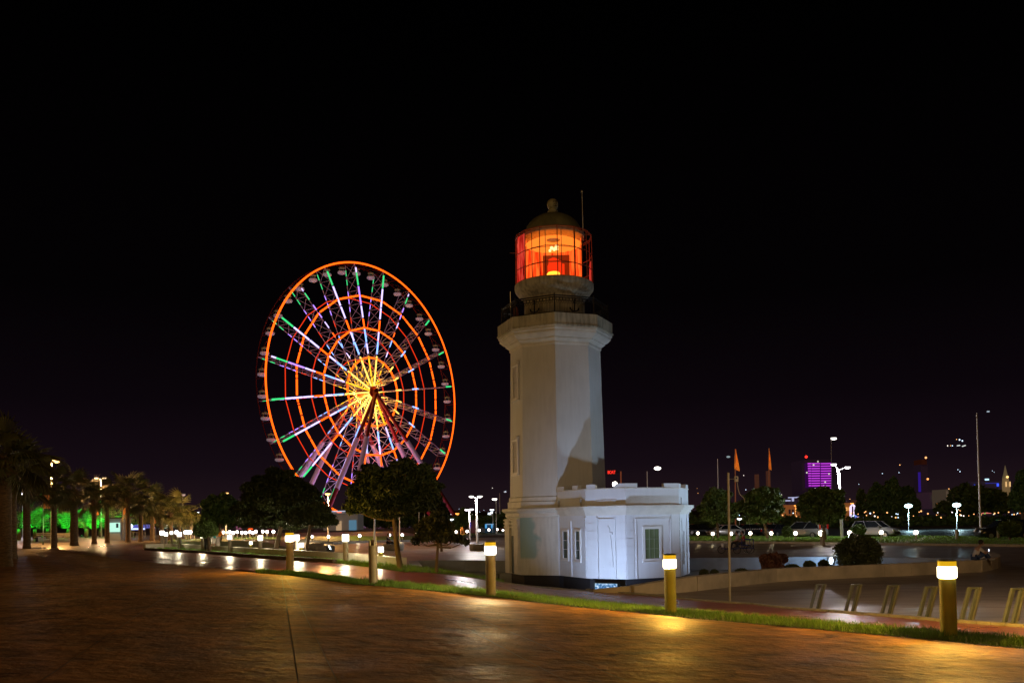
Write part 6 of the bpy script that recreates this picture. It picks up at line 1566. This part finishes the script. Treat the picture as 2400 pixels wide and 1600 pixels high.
for x in (1978, 1984, 1990): emis_box(t, 'window', x, x+2.2, 1188, 1196, 259.6, 0.3, glow('lit_window', (1, 0.5, 0.15), 1), inv)
# white arch monument
t = thing('arch_monument', 'glowing white arch monument right of the white lamp pole', 'monument', at(1998, 1215, 240)); inv = Matrix.Translation(-t.location)
AR = glow('white_arch', (0.85, 0.70, 1.0), 1.5)
for x in (1992.5, 1995.5, 2001.5, 2004.5): own(MB().tube(at(x, 1214, 240), at(x, 1187, 240), 0.14).build('column', AR), t, inv)
for x0, x1 in ((1992.5, 2004.5), (1995.5, 2001.5)):
    q = MB(); pr = None
    for i in range(9):
        u = i/8; pt = at(x0+(x1-x0)*u, 1187-(x1-x0)*0.45*math.sin(PI*u), 240)
        if pr: q.tube(pr, pt, 0.13)
        pr = pt
    own(q.build('arch', AR), t, inv)
t = thing('fountain', 'blue white lit fountain beside the arch monument', 'fountain', at(2014, 1214, 230)); MB().lathe([(0.2, 4.2), (0.5, 2.6), (1.3, 0.6), (1.6, 0), (1.2, -0.2)], 12).build('jet', glow('lit_jet', (0.25, 0.35, 1.0), 0.9), t)
# tower with blue strip
t, inv = building('dark_tower', 'dark slender tower with a blue light strip', 2158, 2174, 1088, 420, 8, M['night_wall'], 'tower')
emis_box(t, 'tower_head', 2160, 2172, 1076, 1092, 420, 8, mat('dim_red_wall', (0.1, 0.04, 0.03), 0.8, emit=(0.1, 0.02, 0.01), es=0.12), inv)
emis_box(t, 'light_strip', 2155, 2157.5, 1106, 1152, 418, 1, glow('blue_strip', (0.06, 0.02, 0.45), 0.4), inv)
for x, y, c_ in ((2170, 1072, (1, 0.4, 0.15)), (2174.5, 1122, (1, 0.35, 0.1)), (2176, 1157, (0.9, 0.05, 0.9))): own(MB().sphere(at(x, y, 415), 0.5).build('lamp', glow('tower_lamp', c_, 2)), t, inv)
# other blocks
for (nm, lab, x0, x1, tp, Y, wins, colr) in [
    ('apartment_block', 'pale block with a green sign left of the right floodlight', 2178, 2212, 1153, 320, [(2186, 2191, 1160, 1174, (0.15, 0.6, 0.05), 0.7), (2198, 2208, 1158, 1166, (0.35, 0.12, 0.1), 0.4)], (0.10, 0.05, 0.09)),
    ('apartment_block', 'beige block just left of the right floodlight', 2217, 2227, 1146, 300, [(2219, 2225, 1150, 1172, (0.16, 0.11, 0.07), 0.5)], (0.2, 0.16, 0.11)),
    ('hotel', 'long dark hotel with blue rooftop lights at the right', 2278, 2348, 1128, 420, [(2283, 2286, 1135, 1142, (0.05, 0.1, 1), 1.2), (2337, 2341, 1132, 1139, (0.05, 0.1, 1), 1.3), (2310, 2338, 1131, 1132.5, (0.05, 0.05, 0.5), 0.6), (2309, 2318, 1121, 1125, (0.5, 0.8, 1), 1.5)], (0.06, 0.04, 0.07)),
    ('house', 'house with warm lit windows behind the silver SUV', 2025, 2047, 1170, 260, [(2034, 2043, 1172, 1176, (1, 0.5, 0.12), 1.2), (2036, 2042, 1180, 1187, (0.6, 0.5, 0.2), 0.6), (2025, 2032, 1192, 1197, (1, 0.4, 0.1), 0.9)], (0.14, 0.07, 0.04)),
    ('shed', 'grey shed right of the planter lamp', 1122, 1136, 1216, 170, [(1120, 1137, 1215, 1217, (0.25, 0.06, 0.05), 0.5)], (0.16, 0.14, 0.13)),
    ('kiosk', 'small kiosk glowing blue near the lighthouse', 1136, 1158, 1226, 160, [(1137, 1141, 1228, 1237, (0.1, 0.45, 0.9), 0.8), (1151, 1154, 1228, 1237, (0.1, 0.45, 0.9), 0.8), (1138, 1157, 1227, 1229, (0.3, 0.5, 0.7), 0.8)], (0.03, 0.08, 0.14)),
    ('shed', 'red brown shed behind the planter lamp', 1103, 1116, 1218, 165, [(1100, 1103, 1224, 1236, (0.05, 0.04, 0.8), 0.8)], (0.18, 0.06, 0.06)),
    ('market_hall', 'low hall with coloured lights behind the left bollards', 395, 470, 1228, 190, [(405, 420, 1232, 1234, (0.3, 0.8, 0.7), 0.7), (428, 440, 1236, 1238, (0.9, 0.3, 0.25), 0.8), (385, 396, 1228, 1238, (0.4, 0.6, 0.5), 0.6), (446, 452, 1234, 1238, (0.7, 0.8, 0.9), 1.2)], (0.05, 0.035, 0.045)),
    ('market_hall', 'low hall with pink sign behind the left pine', 520, 700, 1226, 190, [(553, 566, 1228, 1240, (0.4, 0.12, 0.2), 0.5), (580, 592, 1237, 1241, (1, 0.12, 0.02), 1.2), (512, 516, 1232, 1240, (0.6, 0.8, 1), 1), (626, 640, 1240, 1243, (0.6, 0.05, 0.05), 0.6)], (0.05, 0.035, 0.04)),
    ('market_hall', 'low hall with blue lamps right of the left pine', 700, 765, 1224, 185, [(761, 766, 1211, 1216, (0.1, 0.1, 1), 1.5), (737, 740, 1242, 1248, (1, 0.3, 0.05), 1.5), (747, 752, 1242, 1246, (1, 0.8, 0.5), 1.5)], (0.08, 0.06, 0.055)),
    ('pavilion', 'long low pavilion behind the right lawn', 2180, 2400, 1192, 250, [(2217, 2240, 1202, 1205, (0.7, 0.3, 0.2), 0.6), (2265, 2282, 1201, 1204, (1, 0.4, 0.1), 0.8), (2300, 2325, 1200, 1203, (1, 0.25, 0.2), 0.7), (2336, 2339, 1196, 1202, (0.1, 0.8, 0.2), 0.7), (2390, 2400, 1192, 1203, (1, 0.3, 0.06), 0.8), (2307, 2310, 1199, 1204, (0.3, 0.6, 0.1), 0.9)], (0.025, 0.02, 0.035))]:
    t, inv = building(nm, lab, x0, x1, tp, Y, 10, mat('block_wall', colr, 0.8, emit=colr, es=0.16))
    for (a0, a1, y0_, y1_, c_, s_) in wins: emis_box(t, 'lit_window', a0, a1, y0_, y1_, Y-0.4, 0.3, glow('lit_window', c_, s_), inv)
# church spire
c = at(2357, 1134, 450); t = thing('church_spire', 'small lit church spire near the right edge', 'church', (c.x, 450, c.z))
MB().lathe([(2.1, -20), (2.1, 0), (1.7, 0.5), (1.5, 3)], 8).build('tower', mat('spire_stone', (0.3, 0.26, 0.18), 0.8, emit=(0.5, 0.32, 0.14), es=0.25), t)
MB().lathe([(1.6, 3), (0.9, 5.5), (0.1, 9.6)], 8).build('spire', mat('spire_roof', (0.25, 0.22, 0.16), 0.7, emit=(0.4, 0.3, 0.15), es=0.2), t); MB().sphere((0, -1.8, 3.6), 0.6).build('lamp', glow('spire_lamp', (1, 0.6, 0.2), 2), t)
for s_ in (-1, 1): MB().lathe([(0.3, -1.4), (0.3, 1.2)], 6, (s_*1.0, -2.2, 0)).build('lit_niche', glow('niche', (1, 0.6, 0.25), 1), t)
# BOAT sign on its mast
Y = 150; a = at(1424.5, 1110, Y); b = at(1442.5, 1102, Y); t = thing('boat_sign', 'small red glowing sign reading BOAT beside the tower', 'sign', (a.x, Y, G(a.x, Y)))
cu = bpy.data.curves.new('boat_text', 'FONT'); cu.body = 'BOAT'; cu.size = 1.0; cu.extrude = 0.03; cu.offset = 0.015
to = bpy.data.objects.new('tmp', cu); COL.objects.link(to); bpy.context.view_layer.update()
me = bpy.data.meshes.new_from_object(to.evaluated_get(bpy.context.evaluated_depsgraph_get())); bpy.data.objects.remove(to)
xs_ = [v.co.x for v in me.vertices]; ys_ = [v.co.y for v in me.vertices]; sx_ = (b.x-a.x)/(max(xs_)-min(xs_)); sy_ = (b.z-a.z)/(max(ys_)-min(ys_))
for v in me.vertices: v.co = Vector(((v.co.x-min(xs_))*sx_, 0.0-v.co.z, (v.co.y-min(ys_))*sy_))
me.materials.clear(); me.materials.append(glow('sign_red', (1.0, 0.03, 0.02), 1.6)); o = obj_of(me, 'lettering', t, (0, 0, a.z-t.location.z))
MB().box(((b.x-a.x)/2, 0.15, a.z-t.location.z+(b.z-a.z)/2), (b.x-a.x+0.3, 0.08, b.z-a.z+0.3)).build('backing', M['dark_metal'], t)
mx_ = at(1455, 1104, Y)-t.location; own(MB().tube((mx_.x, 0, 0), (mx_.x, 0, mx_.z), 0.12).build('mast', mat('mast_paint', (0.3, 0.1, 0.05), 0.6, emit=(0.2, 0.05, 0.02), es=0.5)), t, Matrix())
MB().tube((mx_.x, 0, a.z-t.location.z+0.3), (0, 0.2, a.z-t.location.z+0.3), 0.05).build('boom', M['dark_metal'], t)

# hills, tree belt and the scattered lights on them
def ridge(name, pts, Y, thick, m_):
    q = MB(); vs = []
    for px, py in pts: p = at(px, py, Y); vs += [(p.x, Y, -3), (p.x, Y, p.z), (p.x*1.2, Y+thick, -3)]
    n_ = len(pts); fs = []
    for i in range(n_-1): a = 3*i; fs += [(a, a+3, a+4, a+1), (a+1, a+4, a+5, a+2)]
    o = q.add(vs, fs).build(name, m_); return tag(o, kind='structure')
HILL = mat('dark_hill', (0.02, 0.018, 0.02), 0.95)
ridge('hills', [(-400, 1225), (100, 1224), (450, 1212), (760, 1205), (950, 1200), (1060, 1196), (1180, 1200), (1500, 1198), (1750, 1195), (2000, 1190), (2200, 1182), (2400, 1180), (2800, 1176)], 900, 300, HILL)
# distant dark trees
def dist_tree(label, cr_, Y, seed, n=5000, size=0.45):
    px = cr_[0][0]; b = Vector((at(px, 1230, Y).x, Y, G(0, Y)-0.1 if px < 900 else -1.1))
    tree(label, None, cr_, n=n, size=size, base=b, trunk=0.3, name='distant_tree', group='dark trees before the town', seed=seed, limbs=3)
dist_tree('tall dark tree mass left of the left floodlight', [(2060, 1165, 26, 34), (2090, 1155, 26, 34), (2045, 1180, 20, 26), (2085, 1190, 36, 24)], 170, 61, 9000)
dist_tree('dark tree just above the left floodlight', [(2128, 1160, 18, 22), (2135, 1185, 24, 26)], 175, 62)
dist_tree('small dark tree right of the arch monument', [(2018, 1165, 9, 20), (2018, 1190, 12, 22)], 180, 63, 3000)
dist_tree('wide dark tree behind the right floodlight', [(2255, 1160, 34, 26), (2215, 1190, 24, 18), (2290, 1165, 34, 26), (2260, 1190, 48, 22)], 185, 64, 9000)
dist_tree('dark tree left of the church spire', [(2325, 1165, 30, 24), (2340, 1185, 36, 22)], 190, 65, 6000)
dist_tree('tall dark tree at the right picture edge', [(2398, 1130, 18, 32), (2390, 1170, 24, 36)], 150, 66, 6000)
dist_tree('dark tree right of the planter lamp', [(1160, 1222, 26, 14), (1185, 1215, 20, 16)], 180, 67)
dist_tree('dark tree left of the planter lamp', [(1088, 1210, 14, 22), (1070, 1225, 16, 14)], 150, 68)
dist_tree('dark tree just right of the annex', [(1620, 1225, 18, 12), (1608, 1215, 14, 18)], 150, 69)
q = leaf_mesh('hedge', [((at(x, 1218, 165).x, 165+(i % 3), at(x, 1222, 165).z), (3.2, 2.0, 1.2)) for i, x in enumerate(range(400, 2440, 36))], 26000, 0.35, M['leaf'], 0.3, seed=70)
o = obj_of(q, 'hedge'); tag(o, 'long dark hedge belt behind the plaza and car park', 'hedge', kind='stuff')
# scattered house lights on the hillside (cannot be counted)
q = MB(); rs = random.Random(5); mats_ = [glow('hill_light_cold', (0.6, 0.8, 1.0), 2.2), glow('hill_light_warm', (1.0, 0.45, 0.15), 2.2), glow('hill_light_white', (1, 0.9, 0.8), 2)]
fixed = [(2249, 1030, 0, 1.6), (2255.5, 1032.5, 0, 1.5), (2221, 1044, 2, 1.1), (2228, 1044, 1, 0.8), (2232, 1044, 0, 1.1), (2242, 1029, 1, 0.8), (2245, 1100, 0, 0.8), (2250, 1104.5, 0, 1.0), (2109, 1089, 1, 1.0), (2107, 1107, 0, 0.8), (2068, 1109, 0, 0.8), (2107, 1107, 0, .5), (2013, 1134, 0, 0.6),
         (1743, 1113.5, 2, 0.8), (1748, 1147, 0, 0.9), (1827, 1156, 0, 0.8), (1832, 1158.5, 2, 0.6), (1784, 1139, 0, .6), (1735, 1188, 0, .8), (1636, 1155, 1, .6), (1634, 1144, 1, .4), (1154, 1143, 2, .6), (1185, 1150.5, 0, .8), (2326, 1103, 0, .6), (2330, 1106, 0, .5), (2288, 1131, 1, 1.0), (2300, 1140, 1, 1.1), (1076, 1192, 0, .5), (1134, 1195, 0, .5),
         (2060, 1173, 0, .7), (2084, 1171, 0, .7), (2065, 1173, 2, .5), (1992, 1169, 1, .7), (2038, 1162, 2, .7), (2224, 1145, 1, 1.0), (2177, 1172, 0, .8), (2091, 1197, 0, 1.1), (2070, 1199, 1, 1.2), (2071, 1210, 1, 1), (2040, 1200, 1, 1), (2027, 1194, 1, 1), (2148, 1196, 1, 1), (2198, 1198, 1, 1), (2195, 1203, 1, .8)]
for x, y, c_, s_ in fixed: q.cur = c_; q.sphere(at(x, y, 520), s_*0.30, 6, 4)
for i in range(150):
    x = rs.choice([rs.uniform(330, 760), rs.uniform(930, 1190), rs.uniform(1610, 2400)]); y = rs.uniform(1198, 1222) if x < 1200 else rs.uniform(1175, 1215)
    q.cur = rs.choice([0, 1, 1, 2]); q.sphere(at(x, y, 560), rs.uniform(0.10, 0.36), 5, 4)
for i in range(70):
    x = rs.choice([rs.uniform(1985, 2120), rs.uniform(2140, 2400), rs.uniform(2180, 2400), rs.uniform(1615, 1900)]); y = rs.gauss(1204, 5); q.cur = rs.choice([1, 1, 1, 2, 0])
    q.sphere(at(x, min(y, 1212), 158), rs.uniform(0.05, 0.15), 5, 4)
o = q.build('hillside_lights', mats_); tag(o, 'scattered tiny lights on the dark hillside beyond the town', 'lights', kind='stuff')
# bright slits of the hilltop building
t = thing('hilltop_building', 'hilltop building with two slanting lit slits high at the right', 'building', at(2255, 1046, 520)); inv = Matrix.Translation(-t.location)
for a_, b_ in (((2243, 1044), (2250, 1043)), ((2255, 1045.5), (2263, 1043))): own(MB().tube(at(*a_, 520), at(*b_, 520), 0.32, n=5).build('lit_window', glow('slit', (0.8, 0.85, 0.8), 0.9)), t, inv)
